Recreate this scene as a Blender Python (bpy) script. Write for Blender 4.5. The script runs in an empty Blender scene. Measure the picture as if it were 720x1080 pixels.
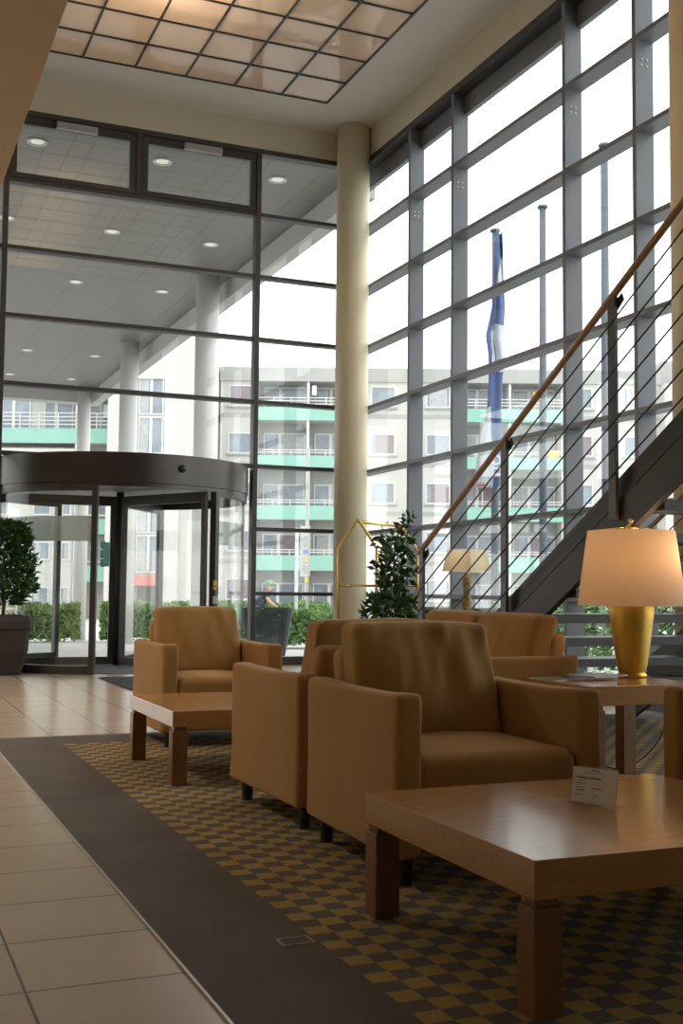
import bpy, bmesh, math, random
from mathutils import Vector, Matrix, noise
PI = math.pi
rnd = random.Random(7)
scn = bpy.context.scene
COL = scn.collection

# ------------------------------------------------------------------ camera
YAW, PITCH, ROLL, FPX, CAMH = 0.399024, 0.068411, 0.009794, 1204.37, 1.05
fw = Vector((math.sin(YAW)*math.cos(PITCH), math.cos(YAW)*math.cos(PITCH), math.sin(PITCH)))
rt = Vector((math.cos(YAW), -math.sin(YAW), 0)); up = rt.cross(fw)
r2 = rt*math.cos(ROLL)+up*math.sin(ROLL); u2 = up*math.cos(ROLL)-rt*math.sin(ROLL)
cd = bpy.data.cameras.new('camera'); cam = bpy.data.objects.new('camera', cd); COL.objects.link(cam)
m = Matrix((r2, u2, -fw)).transposed().to_4x4(); m.translation = Vector((0, 0, CAMH)); cam.matrix_world = m
cd.sensor_width = 36; cd.lens = FPX/1080*36; cd.clip_end = 400; scn.camera = cam

# ------------------------------------------------------------------ materials
def mat(name, col, rough=.6, metal=0, spec=.5, bump=0, bscale=40, var=0, vscale=6, coat=0, sheen=0, bdist=.01):
    M = bpy.data.materials.new(name); M.use_nodes = True; nt = M.node_tree; b = nt.nodes['Principled BSDF']
    b.inputs['Base Color'].default_value = (*col, 1); b.inputs['Roughness'].default_value = rough
    b.inputs['Metallic'].default_value = metal; b.inputs['Specular IOR Level'].default_value = spec
    b.inputs['Coat Weight'].default_value = coat
    if sheen: b.inputs['Sheen Weight'].default_value = sheen
    if bump or var:
        tc = nt.nodes.new('ShaderNodeTexCoord')
    if bump:
        n = nt.nodes.new('ShaderNodeTexNoise'); n.inputs['Scale'].default_value = bscale; n.inputs['Detail'].default_value = 3
        nt.links.new(tc.outputs['Object'], n.inputs['Vector'])
        bp = nt.nodes.new('ShaderNodeBump'); bp.inputs['Strength'].default_value = bump; bp.inputs['Distance'].default_value = bdist
        nt.links.new(n.outputs['Fac'], bp.inputs['Height']); nt.links.new(bp.outputs['Normal'], b.inputs['Normal'])
    if var:
        n = nt.nodes.new('ShaderNodeTexNoise'); n.inputs['Scale'].default_value = vscale; n.inputs['Detail'].default_value = 4
        nt.links.new(tc.outputs['Object'], n.inputs['Vector'])
        cr = nt.nodes.new('ShaderNodeMapRange'); cr.inputs['From Min'].default_value = .3; cr.inputs['From Max'].default_value = .7
        cr.inputs['To Min'].default_value = 1-var; cr.inputs['To Max'].default_value = 1+var
        nt.links.new(n.outputs['Fac'], cr.inputs['Value'])
        mx = nt.nodes.new('ShaderNodeMix'); mx.data_type = 'RGBA'; mx.blend_type = 'MULTIPLY'; mx.inputs['Factor'].default_value = 1
        mx.inputs['A'].default_value = (*col, 1); nt.links.new(cr.outputs['Result'], mx.inputs['B'])
        nt.links.new(mx.outputs['Result'], b.inputs['Base Color'])
    return M

def glass(name, tint=(.93, .96, .96), refl=.07, rough=0.0, diff=0, dcol=(.8, .85, .85)):
    M = bpy.data.materials.new(name); M.use_nodes = True; nt = M.node_tree; nt.nodes.clear()
    out = nt.nodes.new('ShaderNodeOutputMaterial'); tr = nt.nodes.new('ShaderNodeBsdfTransparent'); gl = nt.nodes.new('ShaderNodeBsdfGlossy')
    tr.inputs['Color'].default_value = (*tint, 1); gl.inputs['Roughness'].default_value = rough
    lw = nt.nodes.new('ShaderNodeLayerWeight'); lw.inputs['Blend'].default_value = .5
    pw = nt.nodes.new('ShaderNodeMath'); pw.operation = 'POWER'; pw.inputs[1].default_value = 5; nt.links.new(lw.outputs['Facing'], pw.inputs[0])
    mt = nt.nodes.new('ShaderNodeMath'); mt.operation = 'MULTIPLY_ADD'; mt.inputs[1].default_value = .8; mt.inputs[2].default_value = refl; mt.use_clamp = True
    nt.links.new(pw.outputs[0], mt.inputs[0])
    mx = nt.nodes.new('ShaderNodeMixShader'); nt.links.new(mt.outputs[0], mx.inputs['Fac'])
    if diff:
        df = nt.nodes.new('ShaderNodeBsdfDiffuse'); df.inputs['Color'].default_value = (*dcol, 1)
        tl = nt.nodes.new('ShaderNodeBsdfTranslucent'); tl.inputs['Color'].default_value = (*dcol, 1)
        m0 = nt.nodes.new('ShaderNodeMixShader'); m0.inputs['Fac'].default_value = .5
        nt.links.new(df.outputs[0], m0.inputs[1]); nt.links.new(tl.outputs[0], m0.inputs[2])
        m2 = nt.nodes.new('ShaderNodeMixShader'); m2.inputs['Fac'].default_value = diff
        nt.links.new(tr.outputs[0], m2.inputs[1]); nt.links.new(m0.outputs[0], m2.inputs[2]); base = m2.outputs[0]
    else: base = tr.outputs[0]
    nt.links.new(base, mx.inputs[1]); nt.links.new(gl.outputs[0], mx.inputs[2]); nt.links.new(mx.outputs[0], out.inputs['Surface'])
    return M

def emis(name, col, s):
    M = bpy.data.materials.new(name); M.use_nodes = True; b = M.node_tree.nodes['Principled BSDF']
    b.inputs['Base Color'].default_value = (*col, 1); b.inputs['Emission Color'].default_value = (*col, 1); b.inputs['Emission Strength'].default_value = s
    return M

def node_mat(name): 
    M = bpy.data.materials.new(name); M.use_nodes = True; return M, M.node_tree, M.node_tree.nodes['Principled BSDF']

def tile_mat(name, x0, y0, s, c1, c2, grout, gw, rough, axes=(0, 1), var=.06, bumpd=.002):
    """square tiles on a world grid with a thin joint"""
    M, nt, b = node_mat(name)
    g = nt.nodes.new('ShaderNodeNewGeometry'); sp = nt.nodes.new('ShaderNodeSeparateXYZ'); nt.links.new(g.outputs['Position'], sp.inputs[0])
    def math_(op, a, bb=None, c=None):
        n = nt.nodes.new('ShaderNodeMath'); n.operation = op
        for i, v in enumerate((a, bb, c)):
            if v is None: continue
            if isinstance(v, (int, float)): n.inputs[i].default_value = v
            else: nt.links.new(v, n.inputs[i])
        return n.outputs[0]
    idx = []; edge = []
    for ax, o in zip(axes, (x0, y0)):
        t = math_('DIVIDE', math_('SUBTRACT', sp.outputs[ax], o), s)
        fl = math_('FLOOR', t); fr = math_('SUBTRACT', t, fl)
        d = math_('MINIMUM', fr, math_('SUBTRACT', 1.0, fr)); idx.append(fl); edge.append(d)
    e = math_('MINIMUM', edge[0], edge[1]); mask = math_('LESS_THAN', e, gw/s/2)
    cb = nt.nodes.new('ShaderNodeCombineXYZ'); nt.links.new(idx[0], cb.inputs[0]); nt.links.new(idx[1], cb.inputs[1])
    wn = nt.nodes.new('ShaderNodeTexWhiteNoise'); nt.links.new(cb.outputs[0], wn.inputs['Vector'])
    ns = nt.nodes.new('ShaderNodeTexNoise'); ns.inputs['Scale'].default_value = 3; ns.inputs['Detail'].default_value = 5; nt.links.new(g.outputs['Position'], ns.inputs['Vector'])
    f = math_('ADD', math_('MULTIPLY', wn.outputs['Value'], .5), math_('MULTIPLY', ns.outputs['Fac'], .5))
    mx = nt.nodes.new('ShaderNodeMix'); mx.data_type = 'RGBA'; mx.inputs['A'].default_value = (*c1, 1); mx.inputs['B'].default_value = (*c2, 1); nt.links.new(f, mx.inputs['Factor'])
    m2 = nt.nodes.new('ShaderNodeMix'); m2.data_type = 'RGBA'; nt.links.new(mask, m2.inputs['Factor']); nt.links.new(mx.outputs['Result'], m2.inputs['A']); m2.inputs['B'].default_value = (*grout, 1)
    nt.links.new(m2.outputs['Result'], b.inputs['Base Color'])
    b.inputs['Roughness'].default_value = rough
    bp = nt.nodes.new('ShaderNodeBump'); bp.inputs['Distance'].default_value = bumpd; bp.inputs['Strength'].default_value = .6
    nt.links.new(math_('SUBTRACT', 1.0, mask), bp.inputs['Height']); nt.links.new(bp.outputs['Normal'], b.inputs['Normal'])
    return M

def wood_mat(name, c1, c2, rough=.3, sc=(1.5, 14, 14), coat=0.2):
    M, nt, b = node_mat(name)
    tc = nt.nodes.new('ShaderNodeTexCoord'); mp = nt.nodes.new('ShaderNodeMapping'); mp.inputs['Scale'].default_value = sc
    nt.links.new(tc.outputs['Object'], mp.inputs[0]); n = nt.nodes.new('ShaderNodeTexNoise'); n.inputs['Scale'].default_value = 3; n.inputs['Detail'].default_value = 6
    n.inputs['Distortion'].default_value = .6; nt.links.new(mp.outputs[0], n.inputs['Vector'])
    cr = nt.nodes.new('ShaderNodeValToRGB'); cr.color_ramp.elements[0].position = .35; cr.color_ramp.elements[1].position = .68
    cr.color_ramp.elements[0].color = (*c1, 1); cr.color_ramp.elements[1].color = (*c2, 1)
    nt.links.new(n.outputs['Fac'], cr.inputs[0]); nt.links.new(cr.outputs[0], b.inputs['Base Color'])
    b.inputs['Roughness'].default_value = rough; b.inputs['Coat Weight'].default_value = coat; b.inputs['Coat Roughness'].default_value = .15
    return M

M_floor = tile_mat('floor_tile', .438, 3.12, .4311, (.50, .41, .32), (.58, .48, .385), (.17, .13, .11), .008, .22)
M_pave = tile_mat('paving', .2, .3, .62, (.46, .46, .45), (.54, .54, .53), (.30, .30, .30), .02, .8)
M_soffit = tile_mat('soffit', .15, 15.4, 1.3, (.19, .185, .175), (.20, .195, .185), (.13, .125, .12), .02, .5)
M_wall = mat('plaster_cream', (.64, .59, .47), .8, bump=.05, bscale=80)
M_ceil = mat('ceiling_white', (.74, .71, .66), .85)
M_gallery = mat('gallery_beige', (.62, .50, .36), .8)
M_column = mat('column_paint', (.76, .69, .50), .45, bump=.03, bscale=60)
M_steel = mat('steel_frame', (.055, .05, .05), .45, metal=.0, spec=.5, var=.08, vscale=3)
M_steelR = mat('steel_frame_lit', (.165, .18, .21), .42, var=.06, vscale=2)  # same steel as the back frames; daylight on the fins put into its tone
M_dark = mat('dark_metal', (.05, .047, .046), .4)
M_drum = mat('bronze_metal', (.06, .053, .048), .28, metal=.5, var=.05, vscale=2)
M_stair = mat('stair_steel', (.038, .032, .028), .45, var=.08, vscale=3)
M_stairpost = mat('stair_post', (.10, .10, .11), .4)
M_glass = glass('window_glass', (.96, .98, .975), .055)
M_glassdoor = glass('door_glass', (.975, .985, .98), .04)
M_frost = glass('frosted_band', (.8, .85, .85), .04, .3, .62, (.9, .92, .92))
M_fab = mat('tan_fabric', (.43, .245, .082), .92, bump=.25, bscale=700, var=.05, vscale=4, sheen=.15, bdist=.001)
M_leg = mat('black_leg', (.012, .011, .010), .5)
M_wood = wood_mat('maple_wood', (.45, .235, .090), (.50, .27, .108), .19, coat=.22)
M_rail = wood_mat('handrail_wood', (.40, .22, .11), (.48, .28, .15), .4)
M_gold = mat('gold_leaf', (.72, .47, .10), .38, metal=.85, var=.12, vscale=9, bump=.15, bscale=30)
M_brass = mat('brass', (.83, .62, .22), .2, metal=1)
M_pot = mat('pot_slate', (.038, .033, .031), .5, var=.12, vscale=5)
M_potout = mat('pot_anthracite', (.05, .055, .062), .5)
M_soil = mat('soil', (.04, .028, .018), .95)
M_leafD = mat('leaf_dark', (.042, .105, .028), .4, var=.35, vscale=9)
M_leafF = mat('leaf_ficus', (.035, .095, .028), .3, var=.35, vscale=7)
M_leafH = mat('leaf_hedge', (.17, .30, .085), .6, var=.35, vscale=4)
M_leafS = mat('leaf_shrub', (.10, .25, .06), .45, var=.4, vscale=5)
M_bark = mat('bark', (.20, .12, .06), .8, var=.2, vscale=20)
M_stake = mat('pale_wood', (.55, .45, .34), .8)
M_conc = mat('render_white', (.50, .495, .48), .85, var=.05, vscale=.5)
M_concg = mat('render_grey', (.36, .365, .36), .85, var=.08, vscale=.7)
M_tower = mat('tower_white', (.52, .515, .50), .85, var=.04, vscale=.3)
M_green = mat('mint_panel', (.235, .45, .385), .6, var=.05, vscale=1)
M_white = mat('white_frame', (.60, .60, .60), .5)
M_wing = mat('far_window', (.20, .24, .29), .15, var=.25, vscale=1.2, spec=.8)
M_curtain = mat('curtain', (.40, .41, .43), .8, var=.12, vscale=5)
M_mauve = mat('curtain_mauve', (.25, .21, .235), .8, var=.1, vscale=4)
M_redaw = mat('red_awning', (.50, .14, .13), .7)
M_colout = mat('column_white', (.60, .60, .60), .7)
M_mast = mat('flagpole_metal', (.10, .125, .165), .5)
M_flagb = mat('flag_blue', (.06, .11, .27), .7)
M_flagw = mat('flag_white', (.48, .51, .56), .7)
M_black = mat('black_plastic', (.02, .02, .02), .4)
M_grey = mat('grey_plastic', (.45, .45, .45), .5)
M_yellow = mat('yellow', (.75, .58, .05), .5)
M_red = mat('red', (.55, .05, .03), .5)
M_blue = mat('sign_blue', (.06, .16, .62), .5)
M_paper = mat('paper', (.80, .76, .76), .5)
M_ink = mat('ink_grey', (.30, .28, .30), .7)
M_mag = mat('magazine_cover', (.30, .33, .38), .25, var=.6, vscale=9)
M_mag2 = mat('magazine_dark', (.10, .11, .13), .25, var=.5, vscale=12)
M_mat = mat('door_mat', (.035, .042, .055), .95, bump=.5, bscale=300)
M_skin = mat('skin', (.55, .33, .24), .6)
M_navy = mat('navy_shirt', (.04, .055, .09), .9)
M_cap = mat('green_cap', (.16, .36, .16), .8)
M_bag = mat('green_bag', (.02, .42, .22), .6)
M_stone = mat('lamp_carved', (.36, .26, .13), .7, var=.4, vscale=30, bump=.6, bscale=60)
M_cable = mat('cable', (.03, .03, .03), .4)
M_acryl = glass('acrylic', (.95, .96, .97), .08)
M_traf = mat('traffic_green', (.02, .10, .075), .5)

# ------------------------------------------------------------------ mesh helpers
class MB:
    def __init__(s): s.v = []; s.f = []; s.mi = []; s.cur = 0
    def add(s, vs, fs, T=None):
        o = len(s.v)
        s.v += [tuple(T @ Vector(v)) if T else tuple(v) for v in vs]
        s.f += [tuple(i+o for i in f) for f in fs]; s.mi += [s.cur]*len(fs); return s
    def box(s, x0, x1, y0, y1, z0, z1, T=None):
        vs = [(x, y, z) for z in (z0, z1) for y in (y0, y1) for x in (x0, x1)]
        return s.add(vs, [(0, 2, 3, 1), (4, 5, 7, 6), (0, 1, 5, 4), (2, 6, 7, 3), (0, 4, 6, 2), (1, 3, 7, 5)], T)
    def prism(s, poly, axis, a, b, T=None):
        """poly: 2-D points in the two other axes, extruded a..b along axis"""
        n = len(poly)
        def P(p, t): return {0: (t, p[0], p[1]), 1: (p[0], t, p[1]), 2: (p[0], p[1], t)}[axis]
        vs = [P(p, a) for p in poly]+[P(p, b) for p in poly]
        fs = [tuple(range(n))[::-1], tuple(range(n, 2*n))]+[(i, (i+1) % n, (i+1) % n+n, i+n) for i in range(n)]
        return s.add(vs, fs, T)
    def lathe(s, prof, n=32, c=(0, 0), cap=True, a0=0, a1=2*PI):
        full = abs(a1-a0-2*PI) < 1e-6; k = n if full else n+1
        vs = []
        for r, z in prof:
            for i in range(k):
                a = a0+(a1-a0)*i/n; vs.append((c[0]+r*math.cos(a), c[1]+r*math.sin(a), z))
        fs = []
        for j in range(len(prof)-1):
            for i in range(n if full else n):
                i2 = (i+1) % k
                fs.append((j*k+i, j*k+i2, (j+1)*k+i2, (j+1)*k+i))
        if cap and full: fs += [tuple(range(k))[::-1], tuple(range((len(prof)-1)*k, len(prof)*k))]
        return s.add(vs, fs)
    def cyl(s, p, q, r, n=12, r1=None):
        p = Vector(p); q = Vector(q); d = (q-p).normalized(); a = d.orthogonal().normalized(); b = d.cross(a); r1 = r if r1 is None else r1
        vs = [p+(a*math.cos(2*PI*i/n)+b*math.sin(2*PI*i/n))*r for i in range(n)]+[q+(a*math.cos(2*PI*i/n)+b*math.sin(2*PI*i/n))*r1 for i in range(n)]
        return s.add(vs, [tuple(range(n))[::-1], tuple(range(n, 2*n))]+[(i, (i+1) % n, (i+1) % n+n, i+n) for i in range(n)])
    def tube(s, pts, r, n=8):
        pts = [Vector(p) for p in pts]; vs = []; a = None
        for i, p in enumerate(pts):
            d = (pts[min(i+1, len(pts)-1)]-pts[max(i-1, 0)]).normalized()
            if a is None: a = d.orthogonal().normalized()
            a = (a-d*a.dot(d)).normalized(); b = d.cross(a)
            rr = r[i] if isinstance(r, (list, tuple)) else r
            vs += [p+(a*math.cos(2*PI*k/n)+b*math.sin(2*PI*k/n))*rr for k in range(n)]
        fs = [(j*n+k, j*n+(k+1) % n, (j+1)*n+(k+1) % n, (j+1)*n+k) for j in range(len(pts)-1) for k in range(n)]
        fs += [tuple(range(n))[::-1], tuple(range((len(pts)-1)*n, len(pts)*n))]
        return s.add(vs, fs)
    def rbox(s, x0, x1, y0, y1, z0, z1, r=.03, n=10, fn=None):
        """rounded box with a dense skin, fn deforms each vertex"""
        lo = Vector((x0, y0, z0)); hi = Vector((x1, y1, z1)); c = (lo+hi)/2; h = (hi-lo)/2; r = min(r, min(h)*.98)
        def line(hh):
            e = [-hh, -hh+r*.12, -hh+r*.35, -hh+r*.65, -hh+r]; inner = [-(hh-r)+2*(hh-r)*i/n for i in range(1, n)]
            return e+inner+[-v for v in reversed(e)]
        seen = {}; vs = []; fs = []
        def vid(p):
            k = tuple(round(t, 5) for t in p)
            if k not in seen:
                q = Vector([max(-(h[i]-r), min(h[i]-r, p[i])) for i in range(3)]); d = Vector(p)-q
                w = q+d.normalized()*r if d.length > 1e-9 else Vector(p)
                w = w+c
                if fn: w = Vector(fn(w.x, w.y, w.z))
                seen[k] = len(vs); vs.append(w)
            return seen[k]
        for ax in range(3):
            u, v = [(1, 2), (2, 0), (0, 1)][ax]; lu, lv = line(h[u]), line(h[v])
            for sg in (-1, 1):
                for i in range(len(lu)-1):
                    for j in range(len(lv)-1):
                        q = []
                        for a, b in ((i, j), (i+1, j), (i+1, j+1), (i, j+1)):
                            p = [0, 0, 0]; p[ax] = sg*h[ax]; p[u] = lu[a]; p[v] = lv[b]; q.append(vid(p))
                        if sg < 0: q.reverse()
                        if len(set(q)) == 4: fs.append(tuple(q))
        return s.add(vs, fs)
    def leaf(s, p, d, nrm, L, W):
        d = d.normalized(); sd = d.cross(nrm).normalized(); n2 = sd.cross(d)
        p = Vector(p); a = p+d*L*.45+sd*W*.5-n2*W*.12; b = p+d*L*.45-sd*W*.5-n2*W*.12; m_ = p+d*L*.45; t = p+d*L-n2*L*.15
        return s.add([p, a, t, b, m_], [(0, 1, 4), (1, 2, 4), (2, 3, 4), (3, 0, 4)])
    def build(s, name, mats, parent=None, smooth=False, bevel=0, loc=None):
        me = bpy.data.meshes.new(name); me.from_pydata([tuple(v) for v in s.v], [], s.f)
        if not isinstance(mats, (list, tuple)): mats = [mats]
        for mm in mats: me.materials.append(mm)
        if len(mats) > 1: me.polygons.foreach_set('material_index', s.mi)
        if smooth: me.polygons.foreach_set('use_smooth', [True]*len(me.polygons))
        me.update(); o = bpy.data.objects.new(name, me); COL.objects.link(o)
        if parent: o.parent = parent
        if loc: o.location = loc
        if bevel:
            b = o.modifiers.new('bevel', 'BEVEL'); b.width = bevel; b.segments = 2; b.limit_method = 'ANGLE'
        return o

def tag(o, label=None, cat=None, group=None, kind=None):
    if label: o['label'] = label
    if cat: o['category'] = cat
    if group: o['group'] = group
    if kind: o['kind'] = kind
    return o
def thing(name, loc, rz=0, label=None, cat=None, group=None, kind=None):
    o = bpy.data.objects.new(name, None); COL.objects.link(o); o.location = loc; o.rotation_euler = (0, 0, rz); o.empty_display_size = .1
    return tag(o, label, cat, group, kind)
def copy_tree(o, parent=None):
    c = o.copy(); COL.objects.link(c); c.parent = parent
    for ch in list(o.children): copy_tree(ch, c)
    return c
def struct(o, label, cat): return tag(o, label, cat, kind='structure')

# ------------------------------------------------------------------ room numbers (metres)
XR, YB, ZC = 6.597, 15.09, 7.72          # inner face of right glazing, of back glazing, ceiling
XL, YF = -3.0, -3.5

# ------------------------------------------------------------------ floor, ceiling, walls
struct(MB().box(XL, XR+.25, YF, YB+.13, -.25, 0).build('floor', M_floor), 'beige square floor tiles of the lobby', 'floor')
# ceiling with the opening for the light panel
PX1, PY1, CS = 5.69, 14.15, .6635; NXc, NYc = 8, 12; PX0, PY0 = PX1-NXc*CS, PY1-NYc*CS
mb = MB()
mb.box(XL, PX0, YF, YB+.2, ZC, ZC+.12); mb.box(PX1, XR+.3, YF, YB+.2, ZC, ZC+.12)
mb.box(PX0, PX1, YF, PY0, ZC, ZC+.12); mb.box(PX0, PX1, PY1, YB+.2, ZC, ZC+.12)
struct(mb.build('ceiling', M_ceil), 'plain off-white ceiling around the luminous panel', 'ceiling')
mb = MB(); mb.box(-2.1, XR+.3, YB-.0, YB+.2, 7.31, ZC); mb.box(XL, -1.9, YB, YB+.2, 0, 7.31)
struct(mb.build('wall_back', M_wall), 'cream plaster strip over the back glazing', 'wall')
mb = MB(); mb.box(XR, XR+.3, YF, YB, 7.31, ZC); mb.box(XR, XR+.3, YF, 1.40, 0, 7.31)  # solid stretch beside the viewer is unseen, lengthened to darken the near end
struct(mb.build('wall_right', M_wall), 'cream plaster strip over the right glazing', 'wall')
struct(MB().box(XL-.2, XL, YF-.2, YB+.2, 0, ZC+.12).build('wall_left', M_wall), 'cream wall on the left of the lobby', 'wall')
struct(MB().box(XL, XR+.3, YF-.2, YF, 0, ZC+.12).build('wall_front', M_wall), 'cream wall behind the viewer', 'wall')
mb = MB().box(XL, .693, YF, YB, 3.4, 3.72)
struct(mb.build('ceiling_gallery', M_gallery), 'beige underside of the gallery at upper left', 'gallery')

# luminous ceiling panel: white box, warm lamps, glass squares in a dark grid
lp = thing('ceiling_light_panel', ((PX0+PX1)/2, (PY0+PY1)/2, ZC), 0, 'large square-gridded luminous glass ceiling panel glowing warm at its middle', 'ceiling light')
hx, hy = NXc*CS/2, NYc*CS/2
mb = MB(); mb.box(-hx, hx, -hy, hy, .75, .8)
for a in ((-hx-.03, -hx, -hy, hy), (hx, hx+.03, -hy, hy), (-hx, hx, -hy-.03, -hy), (-hx, hx, hy, hy+.03)): mb.box(*a, .125, .8)
mb.build('light_box', mat('box_white', (.78, .78, .76), .8), lp)
mb = MB()
for i in range(NXc+1): mb.box(-hx+i*CS-.012, -hx+i*CS+.012, -hy, hy, -.012, .03)
for j in range(NYc+1): mb.box(-hx, hx, -hy+j*CS-.012, -hy+j*CS+.012, -.0125, .0295)
mb.build('grid', M_dark, lp)
Mp, nt, b = node_mat('opal_glass')
for n in list(nt.nodes):
    if n.type != 'OUTPUT_MATERIAL': nt.nodes.remove(n)
outn = [n for n in nt.nodes][0]
df = nt.nodes.new('ShaderNodeBsdfDiffuse'); df.inputs[0].default_value = (.62, .60, .58, 1)
tl = nt.nodes.new('ShaderNodeBsdfTranslucent'); tl.inputs[0].default_value = (.85, .80, .74, 1)
gl = nt.nodes.new('ShaderNodeBsdfGlossy'); gl.inputs['Roughness'].default_value = .04
m1 = nt.nodes.new('ShaderNodeMixShader'); m1.inputs[0].default_value = .5; nt.links.new(df.outputs[0], m1.inputs[1]); nt.links.new(tl.outputs[0], m1.inputs[2])
fr = nt.nodes.new('ShaderNodeFresnel'); fr.inputs[0].default_value = 1.6
nz = nt.nodes.new('ShaderNodeTexNoise'); nz.inputs['Scale'].default_value = 1.1; tcn = nt.nodes.new('ShaderNodeTexCoord'); nt.links.new(tcn.outputs['Object'], nz.inputs['Vector'])
bpn = nt.nodes.new('ShaderNodeBump'); bpn.inputs['Distance'].default_value = .012; bpn.inputs['Strength'].default_value = 1; nt.links.new(nz.outputs['Fac'], bpn.inputs['Height']); nt.links.new(bpn.outputs[0], gl.inputs['Normal'])
m2_ = nt.nodes.new('ShaderNodeMixShader'); nt.links.new(fr.outputs[0], m2_.inputs[0]); nt.links.new(m1.outputs[0], m2_.inputs[1]); nt.links.new(gl.outputs[0], m2_.inputs[2]); nt.links.new(m2_.outputs[0], outn.inputs['Surface'])
for i in range(NXc):
    for j in range(NYc):
        MB().box(-hx+i*CS+.012, -hx+(i+1)*CS-.012, -hy+j*CS+.012, -hy+(j+1)*CS-.012, .004, .012).build('glass_square', Mp, lp)
def light(name, kind, loc, e, col, size=.1, rot=None, parent=None, sy=None):
    L = bpy.data.lights.new(name, kind); L.energy = e; L.color = col
    if kind == 'AREA':
        L.size = size
        if sy: L.shape = 'RECTANGLE'; L.size_y = sy
    else: L.shadow_soft_size = size
    o = bpy.data.objects.new(name, L); COL.objects.link(o); o.location = loc
    if rot: o.rotation_euler = rot
    if parent: o.parent = parent
    return o
for dx in (-.1,):
    for y in (-3.4, -2.3, -1.2, -.1, 1.0, 1.75):
        light('panel_lamp', 'POINT', (dx, y, .36), 165, (1, .66, .38), .12, parent=lp)

# ------------------------------------------------------------------ back glazing
w1 = thing('window_1', (0, 0, 0), 0, 'tall back glass wall in dark steel frames above the revolving door', 'window', kind='structure')
TB = [6.385, 5.495, 4.600, 3.707, 2.800]; TB2 = [1.916, 1.016, .113]
y0, y1 = YB, YB+.15
for x in (-1.85, 1.598, 5.05):
    MB().box(x-.035, x+.035, y0, y1, 0, 7.31).build('mullion', M_steel, w1, bevel=.004)
MB().box(3.29, 3.37, y0, y1, 6.385, 7.24).build('mullion', M_steel, w1, bevel=.004)
MB().box(-1.9, XR+.2, y0-.005, y1, 7.24, 7.31).build('head_frame', M_steel, w1, bevel=.004)
for z in TB:
    MB().box(-1.85, XR+.2, y0+.012, y1, z-.05, z).build('transom', M_steel, w1, bevel=.004)
for z in TB2:
    h = .113 if z < .2 else .05
    MB().box(5.085, XR+.2, y0+.012, y1, z-h, z).build('transom', M_steel, w1)
    MB().box(-1.9, 1.56, y0+.012, y1, z-h, z).build('transom', M_steel, w1)
for x0, x1 in ((1.64, 3.285), (3.375, 5.01)):
    mb = MB(); za, zb = 6.40, 7.235
    mb.box(x0, x1, y0+.02, y0+.09, za, za+.07); mb.box(x0, x1, y0+.02, y0+.09, zb-.11, zb)
    mb.box(x0, x0+.08, y0+.02, y0+.09, za+.07, zb-.11); mb.box(x1-.08, x1, y0+.02, y0+.09, za+.07, zb-.11)
    c = mb.build('casement', M_dark, w1, bevel=.004)
    cx = x0+.57+.27
    MB().box(cx-.27, cx+.27, y0-.05, y0+.02, 7.12, 7.21).build('opener_box', mat('opener_grey', (.38, .37, .36), .5), c, bevel=.006)
mb = MB(); yg = YB+.11
mb.box(-1.9, XR+.22, yg, yg+.012, 2.80, 7.30); mb.box(5.08, XR+.22, yg, yg+.012, 0.0, 2.80); mb.box(-1.9, 1.57, yg, yg+.012, 0.0, 2.80)
mb.build('glass', M_glass, w1)

# ------------------------------------------------------------------ right glazing
w2 = thing('window_2', (0, 0, 0), 0, 'long right glass wall of deep grey steel fins and transoms', 'window', kind='structure')
TR = [6.335, 5.44, 4.565, 3.675, 2.762, 1.892, 1.008]
FY = [13.425, 12.225, 9.80, 8.63, 6.2, 5.03, 2.6, 1.43]
for y in FY:
    m_ = MB().box(XR, XR+.21, y-.028, y+.028, 0, 7.30).build('mullion', M_steelR, w2, bevel=.004)
    bb = MB()
    for dx in (.07, .13):
        for dz in (-.23, -.29): bb.cyl((XR+dx, y-.028, 6.335+dz), (XR+dx, y-.036, 6.335+dz), .011, 8)
    bb.build('bolts', M_white, m_)
for z in TR: MB().box(XR+.004, XR+.21, 1.40, YB+.1, z-.05, z).build('transom', M_steelR, w2, bevel=.004)
MB().box(XR-.005, XR+.21, 1.40, YB+.1, 7.22, 7.31).build('head_frame', M_steel, w2, bevel=.004)
MB().box(XR+.16, XR+.23, 1.40, YB+.1, 6.98, 7.22).build('inner_head', M_steelR, w2, bevel=.004)
MB().box(XR+.004, XR+.21, 1.40, YB+.1, 0, .1).build('sill_frame', M_steelR, w2, bevel=.004)
MB().box(XR+.19, XR+.20, 1.40, YB+.12, 0, 7.3).build('glass', M_glass, w2)

# columns inside
def column(x, y, z0, z1, r, m_, name, label):
    o = MB().lathe([(r, z0), (r, z1)], 48, c=(x, y)).build(name, m_, smooth=True)
    for p in o.data.polygons:
        if len(p.vertices) > 4: p.use_smooth = False
    return struct(o, label, 'column')
column(6.375, 14.80, 0, ZC, .235, M_column, 'column', 'cream round column in the corner of the two glass walls')
column(6.365, 7.50, 0, ZC, .21, M_column, 'column', 'cream round column cut by the right edge of the picture')

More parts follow.
